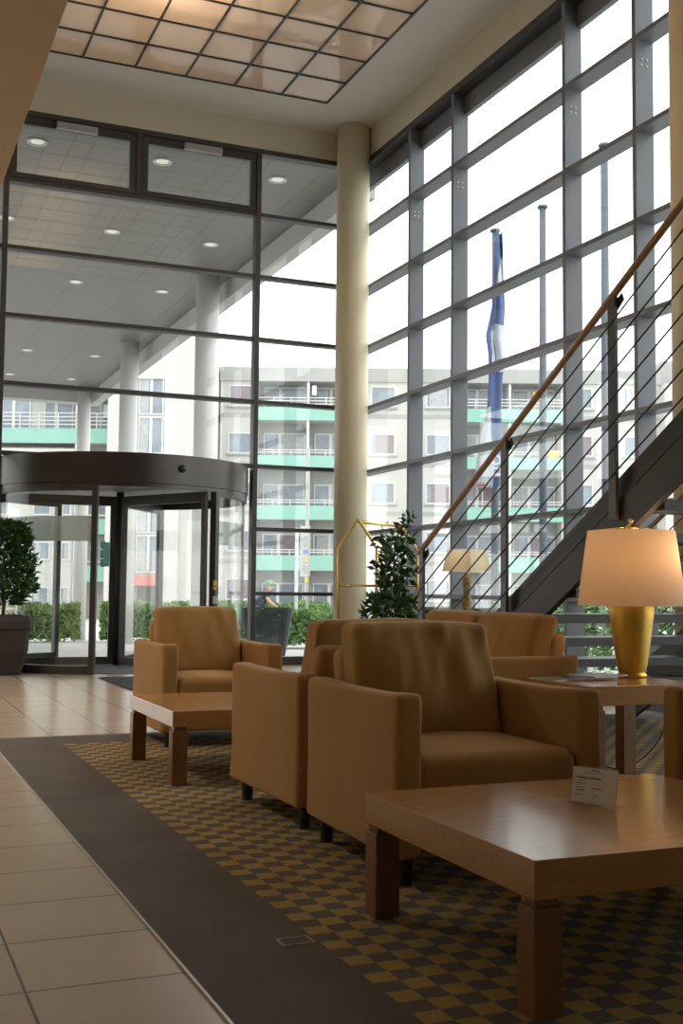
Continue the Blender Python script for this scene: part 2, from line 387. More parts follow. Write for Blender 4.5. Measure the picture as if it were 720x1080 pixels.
# ------------------------------------------------------------------ revolving door
DC = (3.28, 15.6); DR = 1.70
d1 = thing('door_1', (DC[0], DC[1], 0), 0, 'round revolving entrance door with bronze drum, glass wings and frosted bands', 'door', kind='structure')
prof = [(DR-.02, 2.30), (DR+.03, 2.30), (DR+.03, 2.345), (DR+.045, 2.35), (DR+.045, 2.72), (DR-.02, 2.72)]
o = MB().lathe(prof+[prof[0]], 96, cap=False).build('drum', M_drum, d1, smooth=True)
em = o.modifiers.new('es', 'EDGE_SPLIT'); em.split_angle = .6
MB().lathe([(.01, 2.36), (DR-.02, 2.36), (DR-.02, 2.40), (.01, 2.40)], 64, cap=False).build('drum_soffit', mat('drum_soffit', (.42, .41, .40), .5), d1)
MB().lathe([(.01, 2.66), (DR-.02, 2.66), (DR-.02, 2.70), (.01, 2.70)], 64, cap=False).build('drum_top', M_drum, d1)
def ring(a0, a1, r0, r1, z0, z1, name, m_, par=None, n=40):
    mb = MB(); mb.lathe([(r0, z0), (r1, z0), (r1, z1), (r0, z1), (r0, z0)], n, cap=False, a0=math.radians(a0), a1=math.radians(a1))
    return mb.build(name, m_, par or d1)
def post(a, r=DR, w=.035, z1=2.3, d=.05):
    a = math.radians(a); T = Matrix.Translation((r*math.cos(a), r*math.sin(a), 0)) @ Matrix.Rotation(a, 4, 'Z')
    return MB().box(-d, d, -w, w, 0.0, z1, T).build('post', M_dark, d1, bevel=.005)
for a in (248, 303, 57, 110): post(a)
for a0, a1 in ((110.5, 247.5), (-56.5, 56.5)):
    ring(a0, a1, DR-.006, DR+.006, .11, 2.24, 'curved_glass', M_glassdoor)
    ring(a0, a1, DR-.03, DR+.03, .0, .10, 'bottom_rail', M_dark)
    ring(a0, a1, DR-.03, DR+.03, 2.24, 2.30, 'top_rail', M_dark)
    ring(*((165, 247.5) if a0 > 0 else (-56.5, -8)), DR-.012, DR-.008, 1.62, 1.93, 'frosted_band', M_frost)
ring(58, 109, DR-.03, DR+.03, 0.0, .012, 'threshold', M_dark)
MB().cyl((0, 0, 0), (0, 0, 2.36), .055, 20).build('shaft', M_dark, d1, smooth=True)
for a in (57, 177, 299.5):
    T = Matrix.Rotation(math.radians(a), 4, 'Z'); R1 = DR-.05
    mb = MB(); mb.box(.05, .13, -.028, .028, .02, 2.3, T); mb.box(R1-.07, R1, -.028, .028, .02, 2.3, T)
    mb.box(.13, R1-.07, -.028, .028, .02, .12, T); mb.box(.13, R1-.07, -.028, .028, 2.17, 2.3, T)
    wg = mb.build('wing', M_dark, d1, bevel=.004)
    MB().box(.13, R1-.07, -.005, .005, .12, 2.17, T).build('wing_glass', M_glassdoor, wg)
T = Matrix.Rotation(math.radians(275), 4, 'Z')
s_ = MB().lathe([(.001, 0), (.03, .004), (.045, .02), (.05, .05)], 20).build('sensor', M_black, d1, smooth=True)
s_.location = (DR*math.cos(math.radians(284)), DR*math.sin(math.radians(284))-.10, 2.55); s_.rotation_euler = (-PI/2, 0, 0)
a = math.radians(303); px, py = DR*math.cos(a), DR*math.sin(a)
lk = MB().box(px-.03, px+.03, py-.10, py-.05, .86, .96).build('lock', M_grey, d1, bevel=.006)
MB().box(px-.02, px+.02, py-.065, py-.05, 1.04, 1.16).build('warning_plate', [M_yellow], d1, bevel=.003)
MB().box(px-.012, px+.012, py-.07, py-.064, 1.07, 1.10).build('red_mark', M_red, d1)

# ------------------------------------------------------------------ door mats
tag(MB().box(2.62, 5.25, 11.75, 13.45, .0, .012).build('door_mat', M_mat, bevel=.004), 'dark blue-black entrance mat in front of the revolving door', 'mat')
o = MB().lathe([(.01, .0), (1.6, .0), (1.6, .008), (.01, .008)], 64, cap=False, c=(3.28, 15.6)).build('round_mat', mat('mat_grey', (.10, .105, .115), .95), smooth=False)
tag(o, 'round grey mat on the floor inside the revolving door', 'mat')

# ------------------------------------------------------------------ carpet
Mc, nt, b = node_mat('carpet')
g = nt.nodes.new('ShaderNodeNewGeometry'); sp = nt.nodes.new('ShaderNodeSeparateXYZ'); nt.links.new(g.outputs['Position'], sp.inputs[0])
def mth(op, a, bb=None):
    n = nt.nodes.new('ShaderNodeMath'); n.operation = op
    for i, v in enumerate((a, bb)):
        if v is None: continue
        if isinstance(v, (int, float)): n.inputs[i].default_value = v
        else: nt.links.new(v, n.inputs[i])
    return n.outputs[0]
q = .0768
ix = mth('FLOOR', mth('DIVIDE', mth('SUBTRACT', sp.outputs[0], 1.302), q)); iy = mth('FLOOR', mth('DIVIDE', mth('SUBTRACT', sp.outputs[1], 3.298), q))
par = mth('MODULO', mth('ABSOLUTE', mth('ADD', ix, iy)), 2.0)
inside = mth('MULTIPLY', mth('GREATER_THAN', sp.outputs[0], 1.302), mth('LESS_THAN', sp.outputs[1], 3.298+q*59))
f1 = mth('MULTIPLY', mth('SUBTRACT', 1.0, par), inside)
nz1 = nt.nodes.new('ShaderNodeTexNoise'); nz1.inputs['Scale'].default_value = 2.2; nz1.inputs['Detail'].default_value = 6; nt.links.new(g.outputs['Position'], nz1.inputs['Vector'])
nz2 = nt.nodes.new('ShaderNodeTexNoise'); nz2.inputs['Scale'].default_value = 260; nt.links.new(g.outputs['Position'], nz2.inputs['Vector'])
mc = nt.nodes.new('ShaderNodeMix'); mc.data_type = 'RGBA'; mc.inputs['A'].default_value = (.135, .124, .118, 1); mc.inputs['B'].default_value = (.38, .285, .11, 1); nt.links.new(f1, mc.inputs['Factor'])
mp_ = nt.nodes.new('ShaderNodeMix'); mp_.data_type = 'RGBA'; mp_.blend_type = 'MULTIPLY'; mp_.inputs['Factor'].default_value = 1
va = mth('ADD', mth('MULTIPLY', nz1.outputs['Fac'], .7), mth('ADD', mth('MULTIPLY', nz2.outputs['Fac'], .5), .4)); nt.links.new(mc.outputs['Result'], mp_.inputs['A']); nt.links.new(va, mp_.inputs['B'])
nt.links.new(mp_.outputs['Result'], b.inputs['Base Color']); b.inputs['Roughness'].default_value = .9; b.inputs['Specular IOR Level'].default_value = .25
bp = nt.nodes.new('ShaderNodeBump'); bp.inputs['Strength'].default_value = .5; bp.inputs['Distance'].default_value = .003; nt.links.new(nz2.outputs['Fac'], bp.inputs['Height']); nt.links.new(bp.outputs[0], b.inputs['Normal'])
tag(MB().box(.871, 6.55, -2.6, 8.27, 0, .006).build('carpet', Mc), 'lounge carpet with grey border and yellow checkered field under the seating', 'carpet')
struct(MB().box(.863, .871, -2.6, 8.278, 0, .007).build('trim_1', mat('alu_strip', (.55, .53, .50), .35, metal=.8)), 'thin metal strip along the carpet edge', 'trim')
fb = thing('floor_socket', (1.235, 3.25, .006), 0, 'small recessed floor socket lid in the grey carpet border', 'floor socket')
MB().box(-.045, .045, -.03, .03, 0, .004).build('lid', mat('lid', (.12, .105, .10), .7), fb, bevel=.002)
mb = MB(); mb.box(-.05, .05, -.035, -.03, 0, .005); mb.box(-.05, .05, .03, .035, 0, .005); mb.box(-.05, -.045, -.03, .03, 0, .005); mb.box(.045, .05, -.03, .03, 0, .005)
mb.build('rim', M_grey, fb)

# ------------------------------------------------------------------ upholstered seats
def fold(x, z, seed, amp):
    """soft vertical folds of a loose cover"""
    return amp*(noise.noise(Vector((x*9+seed+z*2, z*2.2, seed)))+.6*noise.noise(Vector((x*22-z*6, z*3, seed+3)))-.5*abs(noise.noise(Vector((x*13+z*4, z*2, seed+7)))))
def seat_parts(root, W, D=.88, ncush=1, seed=1., crease=.016):
    hw, hd = W/2, D/2; aw = .108
    wob = lambda x, y, z: (x+.006*noise.noise(Vector((y*5, z*5, seed+x))), y+.006*noise.noise(Vector((x*5, z*5, seed+9+y))), z+.004*noise.noise(Vector((x*4, y*4, seed))))
    for sx in (-1, 1):
        xa, xb = (-hw, -hw+aw) if sx < 0 else (hw-aw, hw)
        def fa(x, y, z, sx=sx):
            x, y, z = wob(x, y, z)
            t = max(0, (z-.60)/.07)
            z += .012*(abs(y)/hd)**3*t - .004*t           # the top edge swings up a little at its ends
            flare = max(0, (.22-z)/.12)*.006
            return (x+sx*flare, y-(flare if y < 0 else -flare), z)
        MB().rbox(xa, xb, -hd, hd, .10, .672, .026, 14, fa).build('arm', M_fab, root, smooth=True)
    ix0, ix1 = -hw+aw-.004, hw-aw+.004
    MB().rbox(ix0, ix1, -hd+.012, hd-.012, .10, .31, .02, 12, wob).build('seat_base', M_fab, root, smooth=True)
    def fb_(x, y, z):
        x, y, z = wob(x, y, z); return (x, y+.10*(z-.3)/.48-.06, z)
    MB().rbox(ix0, ix1, hd-.165, hd-.04, .28, .80, .045, 12, fb_).build('back_frame', M_fab, root, smooth=True)
    cw = (ix1-ix0)/ncush
    for k in range(ncush):
        x0, x1 = ix0+k*cw+.004, ix0+(k+1)*cw-.004; cx = (x0+x1)/2; h = (x1-x0)/2
        def fs_(x, y, z, cx=cx, h=h, k=k):
            u = (x-cx)/h; v = (y+.10)/.34; g_ = max(0, 1-u*u)*max(0, 1-v*v)
            if z > .37: z += .022*g_+.004*noise.noise(Vector((x*6, y*6, seed+k)))
            return (x, y+fold(x, z, seed+k, .010), z)
        MB().rbox(x0, x1, -hd+.004, hd-.26, .30, .455, .045, 16, fs_).build('seat_cushion', M_fab, root, smooth=True)
        def fc(x, y, z, cx=cx, h=h, k=k):
            u = (x-cx)/h; t = (z-.44)/.47
            bul = .035*max(0, 1-u*u)*max(0, 1-(2*t-1)**2)
            y = y-(bul if y < hd-.24 else 0)
            y += .13*t+fold(x, z, seed*3+k, crease)*(.4+t)*(1 if y < hd-.2 else .3)
            z += -.012*abs(u)**4*t+.006*noise.noise(Vector((x*4, seed+k, 0)))
            x += .012*t*(-u)
            return (x, y, z)
        MB().rbox(x0, x1, hd-.345, hd-.180, .445, .915, .036, 22, fc).build('back_cushion', M_fab, root, smooth=True)
    for sx in (-1, 1):
        for sy in (-1, 1):
            MB().cyl((sx*(hw-.07), sy*(hd-.07), 0), (sx*(hw-.07), sy*(hd-.07), .115), .026, 16, .03).build('leg', M_leg, root, smooth=False)
def armchair(x, y, rz, label, seed, W=.855, crease=.018):
    r = thing('armchair', (x, y, .006), rz, label, 'armchair'); seat_parts(r, W, .88, 1, seed, crease); return r
armchair(2.20, 4.105, 0, 'large tan fabric armchair in the foreground right behind the near coffee table', 3.1, .87, .027)
armchair(2.19, 5.13, PI+.03, 'tan armchair facing away, its side panel between the small coffee table and foreground armchair', 8.2)
armchair(2.275, 7.83, 0, 'tan armchair farthest back, facing forward in front of the revolving door', 5.7, .84)
armchair(3.385, 3.285, -PI/2, 'tan armchair mostly cut off at the right edge beside the near coffee table', 11.3)
r = thing('sofa', (3.50, 6.545, .006), -PI/2, 'tan two-seat sofa facing left in front of the steel staircase', 'sofa'); seat_parts(r, 1.68, .88, 2, 14.5, .008)

# ------------------------------------------------------------------ tables
def table(name, x0, x1, y0, y1, h, th, label, cat='coffee table', lw=.084):
    cx, cy = (x0+x1)/2, (y0+y1)/2; r = thing(name, (cx, cy, .006), 0, label, cat); hx, hy = (x1-x0)/2, (y1-y0)/2; h -= .006
    MB().box(-hx, hx, -hy, hy, h-th, h).build('tabletop', M_wood, r, bevel=.003)
    for sx in (-1, 1):
        for sy in (-1, 1):
            a, b_ = (-hx+.002, -hx+.002+lw) if sx < 0 else (hx-.002-lw, hx-.002)
            c, d = (-hy+.002, -hy+.002+lw) if sy < 0 else (hy-.002-lw, hy-.002)
            mb = MB(); mb.box(a, b_, c, d, 0, h-th-.022); mb.box(a+.008, b_-.008, c+.008, d-.008, h-th-.022, h-th)
            mb.build('leg', wood_leg, r, bevel=.003)
    return r
wood_leg = wood_mat('maple_leg', (.21, .10, .045), (.25, .12, .052), .35, (14, 14, 1.5), .1)
table('coffee_table', 1.55, 2.70, 2.44, 3.455, .393, .098, 'low maple coffee table in the foreground with an acrylic card stand on it')
table('coffee_table', 1.565, 2.60, 5.99, 7.03, .398, .085, 'smaller low maple coffee table on the left between two armchairs')
table('lamp_table', 3.47, 4.19, 4.92, 5.59, .57, .10, 'square maple side table carrying the gold lamp and magazines', 'side table')
table('lamp_table', 5.55, 6.2, 10.2, 10.85, .57, .10, 'side table hidden behind the sofa under the small square-shaded lamp', 'side table')

# ------------------------------------------------------------------ gold table lamp
lampx, lampy, lz = 4.115, 5.44, .57
L = thing('table_lamp', (lampx, lampy, lz), 0, 'lit table lamp with gold tapered base and cream drum shade', 'lamp')
MB().lathe([(.001, 0), (.082, 0), (.084, .014), (.075, .022), (.078, .03), (.088, .08), (.103, .18), (.122, .33), (.131, .41), (.128, .425), (.02, .43), (.001, .43)], 48, cap=False).build('base', M_gold, L, smooth=True)
Ms, nt, b = node_mat('lamp_shade_fabric')
for n in list(nt.nodes):
    if n.type != 'OUTPUT_MATERIAL': nt.nodes.remove(n)
outn = [n for n in nt.nodes][0]
df = nt.nodes.new('ShaderNodeBsdfDiffuse'); df.inputs[0].default_value = (.76, .67, .58, 1); tl = nt.nodes.new('ShaderNodeBsdfTranslucent'); tl.inputs[0].default_value = (.80, .58, .38, 1)
mx = nt.nodes.new('ShaderNodeMixShader'); mx.inputs[0].default_value = .42; nt.links.new(df.outputs[0], mx.inputs[1]); nt.links.new(tl.outputs[0], mx.inputs[2]); nt.links.new(mx.outputs[0], outn.inputs['Surface'])
MB().lathe([(.306, .408), (.248, .838)], 64, cap=False).build('lamp_shade', Ms, L, smooth=True)
mb = MB(); mb.cyl((0, 0, .43), (0, 0, .86), .008)
for k in range(3):
    a = k*2*PI/3+.4; mb.cyl((0, 0, .866), (.247*math.cos(a), .247*math.sin(a), .838), .0035, 6)
mb.lathe([(.03, .850), (.034, .858), (.03, .868), (.012, .876), (.01, .886), (.017, .896), (.017, .908), (.001, .916)], 16, cap=False)
mb.build('harp', M_brass, L, smooth=True)
bulb = MB(); bulb.lathe([(.001, .56), (.02, .565), (.032, .60), (.028, .64), (.014, .67), (.001, .67)], 16, cap=False); bulb.build('bulb', emis('bulb', (1, .7, .42), 3), L, smooth=True)
light('lamp_bulb', 'POINT', (.11, -.09, .69), 2.9, (1, .66, .36), .04, parent=L)
cb = MB(); pts = []
P0, P1, P2, P3 = Vector((4.21, 5.46, .60)), Vector((4.30, 5.42, .66)), Vector((4.27, 5.30, .50)), Vector((4.29, 5.2, .45))
wp = [(4.172, 5.47, .59), (4.20, 5.47, .60), (4.225, 5.44, .59), (4.26, 5.37, .54), (4.30, 5.34, .42), (4.29, 5.36, .30), (4.26, 5.43, .17), (4.21, 5.52, .07), (4.17, 5.60, .018), (4.15, 5.85, .014)]
for i in range(len(wp)-1):
    for t in range(4):
        p = [Vector(wp[max(0, min(len(wp)-1, i+k))]) for k in (-1, 0, 1, 2)]; u = t/4
        pts.append(.5*((2*p[1])+(-p[0]+p[2])*u+(2*p[0]-5*p[1]+4*p[2]-p[3])*u*u+(-p[0]+3*p[1]-3*p[2]+p[3])*u**3))
cb.tube(pts+[Vector(wp[-1])], .004, 6)
tag(cb.build('power_cable', M_cable, smooth=True), 'thin black lamp cable hanging from the side table to the carpet', 'cable')

# small lamp with square shade behind the stairs
L2 = thing('table_lamp', (5.88, 10.54, .57), 0, 'small lamp with a square tapered shade on a carved stem behind the stair railing', 'lamp')
mb = MB(); mb.lathe([(.001, 0), (.10, 0), (.10, .02), (.04, .05), (.045, .10), (.06, .14), (.04, .20), (.045, .3), (.055, .36), (.038, .42), (.042, .52), (.05, .60), (.03, .66), (.012, .68), (.001, .68)], 20, cap=False)
mb.build('base', M_stone, L2, smooth=True)
T = Matrix.Rotation(.42, 4, 'Z'); a, b_ = .185, .145
mb = MB(); vs = [(-a, -a, .69), (a, -a, .69), (a, a, .69), (-a, a, .69), (-b_, -b_, .92), (b_, -b_, .92), (b_, b_, .92), (-b_, b_, .92)]
mb.add(vs, [(0, 1, 5, 4), (1, 2, 6, 5), (2, 3, 7, 6), (3, 0, 4, 7)], T)
Ms2 = Ms.copy(); Ms2.name = 'square_shade_fabric'
for n in Ms2.node_tree.nodes:
    if n.type == 'BSDF_DIFFUSE': n.inputs[0].default_value = (.84, .80, .70, 1)
    if n.type == 'BSDF_TRANSLUCENT': n.inputs[0].default_value = (.88, .80, .64, 1)
mb.build('lamp_shade', Ms2, L2)
mb = MB(); mb.cyl((0, 0, .66), (0, 0, .90), .006)
mb.cyl((-.15, 0, .9), (.15, 0, .9), .003, 6); mb.cyl((0, -.15, .9), (0, .15, .9), .003, 6); mb.build('shade_holder', M_brass, L2)
light('lamp_bulb', 'POINT', (0, 0, .8), .7, (1, .7, .4), .03, parent=L2)

# ------------------------------------------------------------------ magazines and card
zt = .57
mg = [(3.62, 5.40, .1, M_mag, 'lowest magazine of the fanned pile beside the gold lamp'), (3.74, 5.36, -.15, M_mag2, 'dark magazine second from the bottom of the fanned pile beside the gold lamp'), (3.84, 5.40, .3, M_mag, 'topmost glossy magazine of the fanned pile beside the gold lamp')]
for k, (x, y, rz, mm, lb) in enumerate(mg):
    r = thing('magazine', (x, y, zt+k*.007), rz, lb, 'magazine', 'magazines on the side table')
    MB().box(-.145, .145, -.105, .105, 0, .006).build('pages', M_paper, r); MB().box(-.147, .147, -.107, .107, .0057, .0068).build('cover', mm, r)
cs = thing('card_stand', (2.118, 3.0, .393), -1.09+.0, 'small clear acrylic stand holding a printed card on the near coffee table', 'card stand')
T = Matrix.Rotation(-.20, 4, 'X')
W_ = .080
MB().box(-W_, W_, -.0015, .0015, 0, .118, T).build('holder', M_acryl, cs)
MB().box(-W_, W_, 0, .055, 0, .002).build('foot', M_acryl, cs)
MB().box(-W_+.003, W_-.003, -.0024, -.0016, .004, .114, T).build('card', M_paper, cs)
mb = MB()
def bar(x0, x1, z, h=.0028): mb.box(x0, x1, -.0032, -.0025, z, z+h, T)
bar(-.012, .014, .103, .004); bar(-.035, .038, .096, .0012)
bar(-.062, -.02, .078, .006); bar(-.018, .022, .078, .006); bar(-.062, -.035, .071, .002)
bar(-.062, -.03, .062, .0024); bar(-.062, -.035, .050, .0022); bar(-.062, -.03, .041, .0035); bar(-.01, .026, .048, .004); bar(-.062, -.036, .029, .0022); bar(-.01, .018, .027, .0026)
mb.build('print', M_ink, cs)
mb = MB(); 
for a_ in ((-W_+.003, W_-.003, .1125, .114), (-W_+.003, W_-.003, .004, .0055)): mb.box(a_[0], a_[1], -.0031, -.0024, a_[2], a_[3], T)
mb.box(-W_+.003, -W_+.0042, -.0031, -.0024, .004, .114, T); mb.box(W_-.0042, W_-.003, -.0031, -.0024, .004, .114, T); mb.build('card_border', M_ink, cs)

# ------------------------------------------------------------------ staircase
ST = thing('staircase', (4.2, 8.4, .0), 0, 'open steel staircase with wooden handrails and cable railing climbing to the right', 'staircase')
OX, OY = 4.2, 8.4; SL = .578; XN, XF = 4.2, 6.08; YE = 2.9
zt_ = lambda y: 1.538+SL*(6.027-y); zb_ = lambda y: 1.303+SL*(5.748-y); zr_ = lambda y: 2.2475+SL*(6.69-y)
def loc(x, y, z): return (x-OX, y-OY, z)
ybf = 5.748+1.303/SL; ytf = 8.30
for xs, sg in ((XN, 1), (XF, -1)):
    lo, hi = .006, .006
    mid = lambda y: zt_(y)-.155
    # lower web
    poly = [(ybf-OY, lo), (8.2-OY, lo), (8.2-OY, mid(8.2)), (YE-OY, mid(YE)), (YE-OY, zb_(YE))]
    mb = MB(); a, b_ = (xs-OX-.015, xs-OX+.03) if sg > 0 else (xs-OX-.03, xs-OX+.015)
    mb.prism(poly, 0, a, b_)
    poly2 = [(8.2-OY, mid(8.2)+.006), (8.2-OY, zt_(8.2)), (YE-OY, zt_(YE)), (YE-OY, mid(YE)+.006)]
    a2, b2 = (a+.022, b_) if sg > 0 else (a, b_-.022)
    mb.prism(poly2, 0, a2, b2)
    mb.prism([(8.2-OY, mid(8.2)-.004), (8.2-OY, mid(8.2)+.008), (YE-OY, mid(YE)+.008), (YE-OY, mid(YE)-.004)], 0, a-.004, b_)
    so = mb.build('stringer', M_stair, ST)
    # posts, handrail, cables
    xp = xs-.035 if sg > 0 else xs+.035
    for y in (8.205, 6.93, 5.67, 4.40, 3.1):
        pb = max(zb_(y)+.14, .0); ptop = zr_(y)+.02
        pb = .006 if y > 8 else pb
        MB().box(xp-OX-.012, xp-OX+.012, y-OY-.036, y-OY+.036, pb, ptop).build('post', M_stairpost, ST, bevel=.002)
        MB().prism([(y-OY-.09, zr_(y+.0)-.075+.09*SL), (y-OY-.07, zr_(y)-.02+.07*SL), (y-OY+.06, zr_(y)-.02-.06*SL), (y-OY+.05, zr_(y)-.11-.05*SL)], 0, xp-OX-.004+.018*sg, xp-OX+.004+.018*sg).build('bracket', M_dark, ST)
    MB().cyl(loc(xp, 8.26, zr_(8.26)+.012), loc(xp, YE, zr_(YE)+.012), .023, 20).build('handrail', M_rail, ST, smooth=True)
    for k in range(1, 8):
        dz = .155*k
        MB().cyl(loc(xp-.013*sg, 8.25, zr_(8.25)-dz), loc(xp-.013*sg, YE, zr_(YE)-dz), .0055, 8).build('cable', M_cable, ST, smooth=True)
for k in range(1, 18):
    y = 7.93-.294*k; z = .17*k+.055
    mb = MB(); mb.box(XN-OX+.032, XF-OX-.032, y-OY, y-OY+.30, z-.06, z)
    mb.build('tread', mat('tread_steel', (.042, .042, .045), .35) if k == 1 else bpy.data.materials['tread_steel'], ST, bevel=.003)
MB().box(XN-OX-.02, XR-OX, 1.3-OY, YE-OY+.02, 3.03, 3.2).build('landing', M_stair, ST)
MB().box(XN-OX+.03, XF-OX-.03, YE-OY-.05, YE-OY+.0, 2.8, 3.05).build('landing_edge', M_stair, ST)

# ------------------------------------------------------------------ luggage cart
LC = thing('luggage_cart', (5.24, 11.36, 0), 0, 'brass birdcage luggage cart behind the potted ficus', 'luggage cart')
cart_a = .62
T = Matrix.Rotation(cart_a, 4, 'Z'); hl, hw_ = .46, .235
mb = MB()
def cp(x, y, z): return T @ Vector((x, y, z))
ends = []
Lz = 1.50; Az = 1.80
for sx in (-1, 1):
    pts = [cp(sx*hl, -hw_, .32), cp(sx*hl, -hw_, Lz)]+[cp(sx*hl, -hw_+(hw_-.03)*t, Lz+(Az-.03-Lz)*t) for t in (.25, .5, .75, 1)]
    pts += [cp(sx*hl, 0, Az)]+[cp(sx*hl, .03+(hw_-.03)*t, Az-.03-(Az-.03-Lz)*t) for t in (0, .25, .5, .75, 1)]+[cp(sx*hl, hw_, .32)]
    MB().tube(pts, .016, 10).build('hoop', M_brass, LC, smooth=True)
MB().cyl(cp(-hl, 0, Az-.02), cp(hl, 0, Az-.02), .017, 12).build('top_bar', M_brass, LC, smooth=True)
for sx in (-1, 1): MB().cyl(cp(sx*hl, -hw_, 1.10), cp(sx*hl, hw_, 1.10), .013, 10).build('cross_bar', M_brass, LC, smooth=True)
MB().box(-.52, .52, -.28, .28, .24, .32, T).build('platform', mat('platform_carpet', (.20, .03, .03), .9), LC, bevel=.01)
MB().box(-.53, .53, -.29, .29, .19, .24, T).build('platform_rim', M_brass, LC, bevel=.005)
for sx in (-1, 1):
    for sy in (-1, 1):
        w_ = MB().cyl(cp(sx*.42, sy*.2-.02, .085), cp(sx*.42, sy*.2+.02, .085), .085, 20).build('wheel', M_black, LC)
        MB().box(sx*.42-.02, sx*.42+.02, sy*.2-.035, sy*.2+.035, .13, .20, T).build('castor_fork', M_brass, LC)

# ------------------------------------------------------------------ plants
def rdir(): 
    while True:
        v = Vector((rnd.uniform(-1, 1), rnd.uniform(-1, 1), rnd.uniform(-1, 1)))
        if .05 < v.length < 1: return v.normalized()
def planter(root, top, bot, h, m_, soil=True, rim=True):
    """square planter, belly curve, rim band"""
    mb = MB(); prof = []
    if rim: prof = [(bot*.5, 0), (bot*.5+.015, h*.06), (bot*.5+(top-bot)*.30, h*.42), (top*.5-.035, h*.76), (top*.5-.03, h*.77), (top*.5, h*.785), (top*.5, h*.90), (top*.5-.02, h), (top*.5-.07, h), (top*.5-.07, h-.06)]
    else: prof = [(bot*.5, 0), (top*.5, h), (top*.5-.04, h), (top*.5-.04, h-.06)]
    n = len(prof); vs = []
    for a, z in prof:
        c = min(.05, a*.15); vs += [(-a+c, -a, z), (a-c, -a, z), (a, -a+c, z), (a, a-c, z), (a-c, a, z), (-a+c, a, z), (-a, a-c, z), (-a, -a+c, z)]
    fs = [(j*8+i, j*8+(i+1) % 8, (j+1)*8+(i+1) % 8, (j+1)*8+i) for j in range(n-1) for i in range(8)]+[tuple(range(8))[::-1], tuple(range((n-1)*8, n*8))]
    mb.add(vs, fs); p = mb.build('planter', m_, root)
    a = top*.5-.075; MB().box(-a, a, -a, a, h-.10, h-.055).build('soil', M_soil, root)
    return p
# bay tree in square vase
bt = thing('potted_tree', (1.57, 14.37, 0), 0, 'leafy dark green tree in a tall slate square planter at the left edge', 'potted plant')
planter(bt, .76, .50, .71, M_pot)
MB().tube([(.06, 0, .70), (.07, .01, .85), (.05, 0, 1.0), (.04, 0, 1.5)], [.024, .022, .02, .008], 10).build('trunk', M_bark, bt, smooth=True)
mb = MB()
for k in range(4200):
    z = rnd.uniform(.84, 1.83); t = (z-.84)/.99
    R = .43*(1-.45*t**2)*(.55+.45*min(1, t*5)); R *= 1+.20*noise.noise(Vector((rnd.random()*2, z*6, 3)))
    a = rnd.uniform(0, 2*PI); rr = R*(rnd.random()**.38); rr *= 1+.42*noise.noise(Vector((math.cos(a)*2, math.sin(a)*2, z*4)))
    d = (Vector((math.cos(a), math.sin(a), .5))+rdir()*.8).normalized()
    mb.leaf((.02+rr*math.cos(a), rr*math.sin(a), z), d, rdir(), rnd.uniform(.065, .11), rnd.uniform(.028, .042))
mb.build('foliage', M_leafD, bt)
# ficus
fc_ = thing('potted_ficus', (4.97, 10.39, 0), 0, 'leafy green ficus in front of the brass luggage cart and cream column', 'potted plant')
planter(fc_, .42, .30, .50, M_potout, rim=False)
MB().tube([(0, 0, .42), (.01, 0, .9), (-.01, 0, 1.4), (.05, 0, 1.72)], [.016, .014, .012, .006], 8).build('trunk', M_bark, fc_, smooth=True)
mb = MB(); st = MB()
for k in range(980):
    a = rnd.uniform(0, 2*PI)
    if k < 600:
        z = rnd.uniform(.62, .99); rr = rnd.random()**.5*(.33-.10*abs(z-.78)/.2)
    else:
        z = rnd.uniform(.95, 1.62); rr = rnd.random()**.6*(.135+.13*noise.noise(Vector((z*5, math.cos(a)*1.5, math.sin(a)*1.5))))
    d = (Vector((math.cos(a), math.sin(a), rnd.uniform(-.5, .6)))*.7+rdir()).normalized()
    mb.leaf((rr*math.cos(a), rr*math.sin(a), z), d, (rdir()*1.3+Vector((.3, -.9, .5))), rnd.uniform(.09, .135), rnd.uniform(.042, .062))
for k in range(42):
    t = rnd.random(); c = Vector((.05+.10*t, -.05*t, 1.60+.22*t)); c += rdir()*.045
    mb.leaf(c, rdir()+Vector((0, 0, .5)), rdir(), rnd.uniform(.07, .11), .035)
for az, z, r_ in ((PI+.4, 1.42, .26), (PI+.5, 1.12, .24), (-.4, 1.22, .22), (-.5, 1.40, .2), (PI+.3, .95, .28), (PI+.2, .82, .30)):
    for j in range(6):
        rr = r_*(.55+.1*j); mb.leaf((rr*math.cos(az), rr*math.sin(az), z+.02*j), Vector((math.cos(az), math.sin(az), -.2))+rdir()*.5, rdir()+Vector((0, 0, 1)), .10, .04)
mb.build('foliage', M_leafF, fc_)

# ------------------------------------------------------------------ outside: ground, canopy, columns
gz = lambda y: 0 if y < 16 else (-.03*(y-16) if y < 39 else -.69)
mb = MB(); ys = [-12, 15.4, 16, 20, 24, 28, 32, 36, 39, 110]
vs = []
for y in ys:
    for x in (-60, 110): vs.append((x, y, gz(y)-.02))
for y in ys:
    for x in (-60, 110): vs.append((x, y, -1.5))
n = len(ys)*2
fs = [(2*i, 2*i+1, 2*i+3, 2*i+2) for i in range(len(ys)-1)]
mb.add(vs[:n], fs)
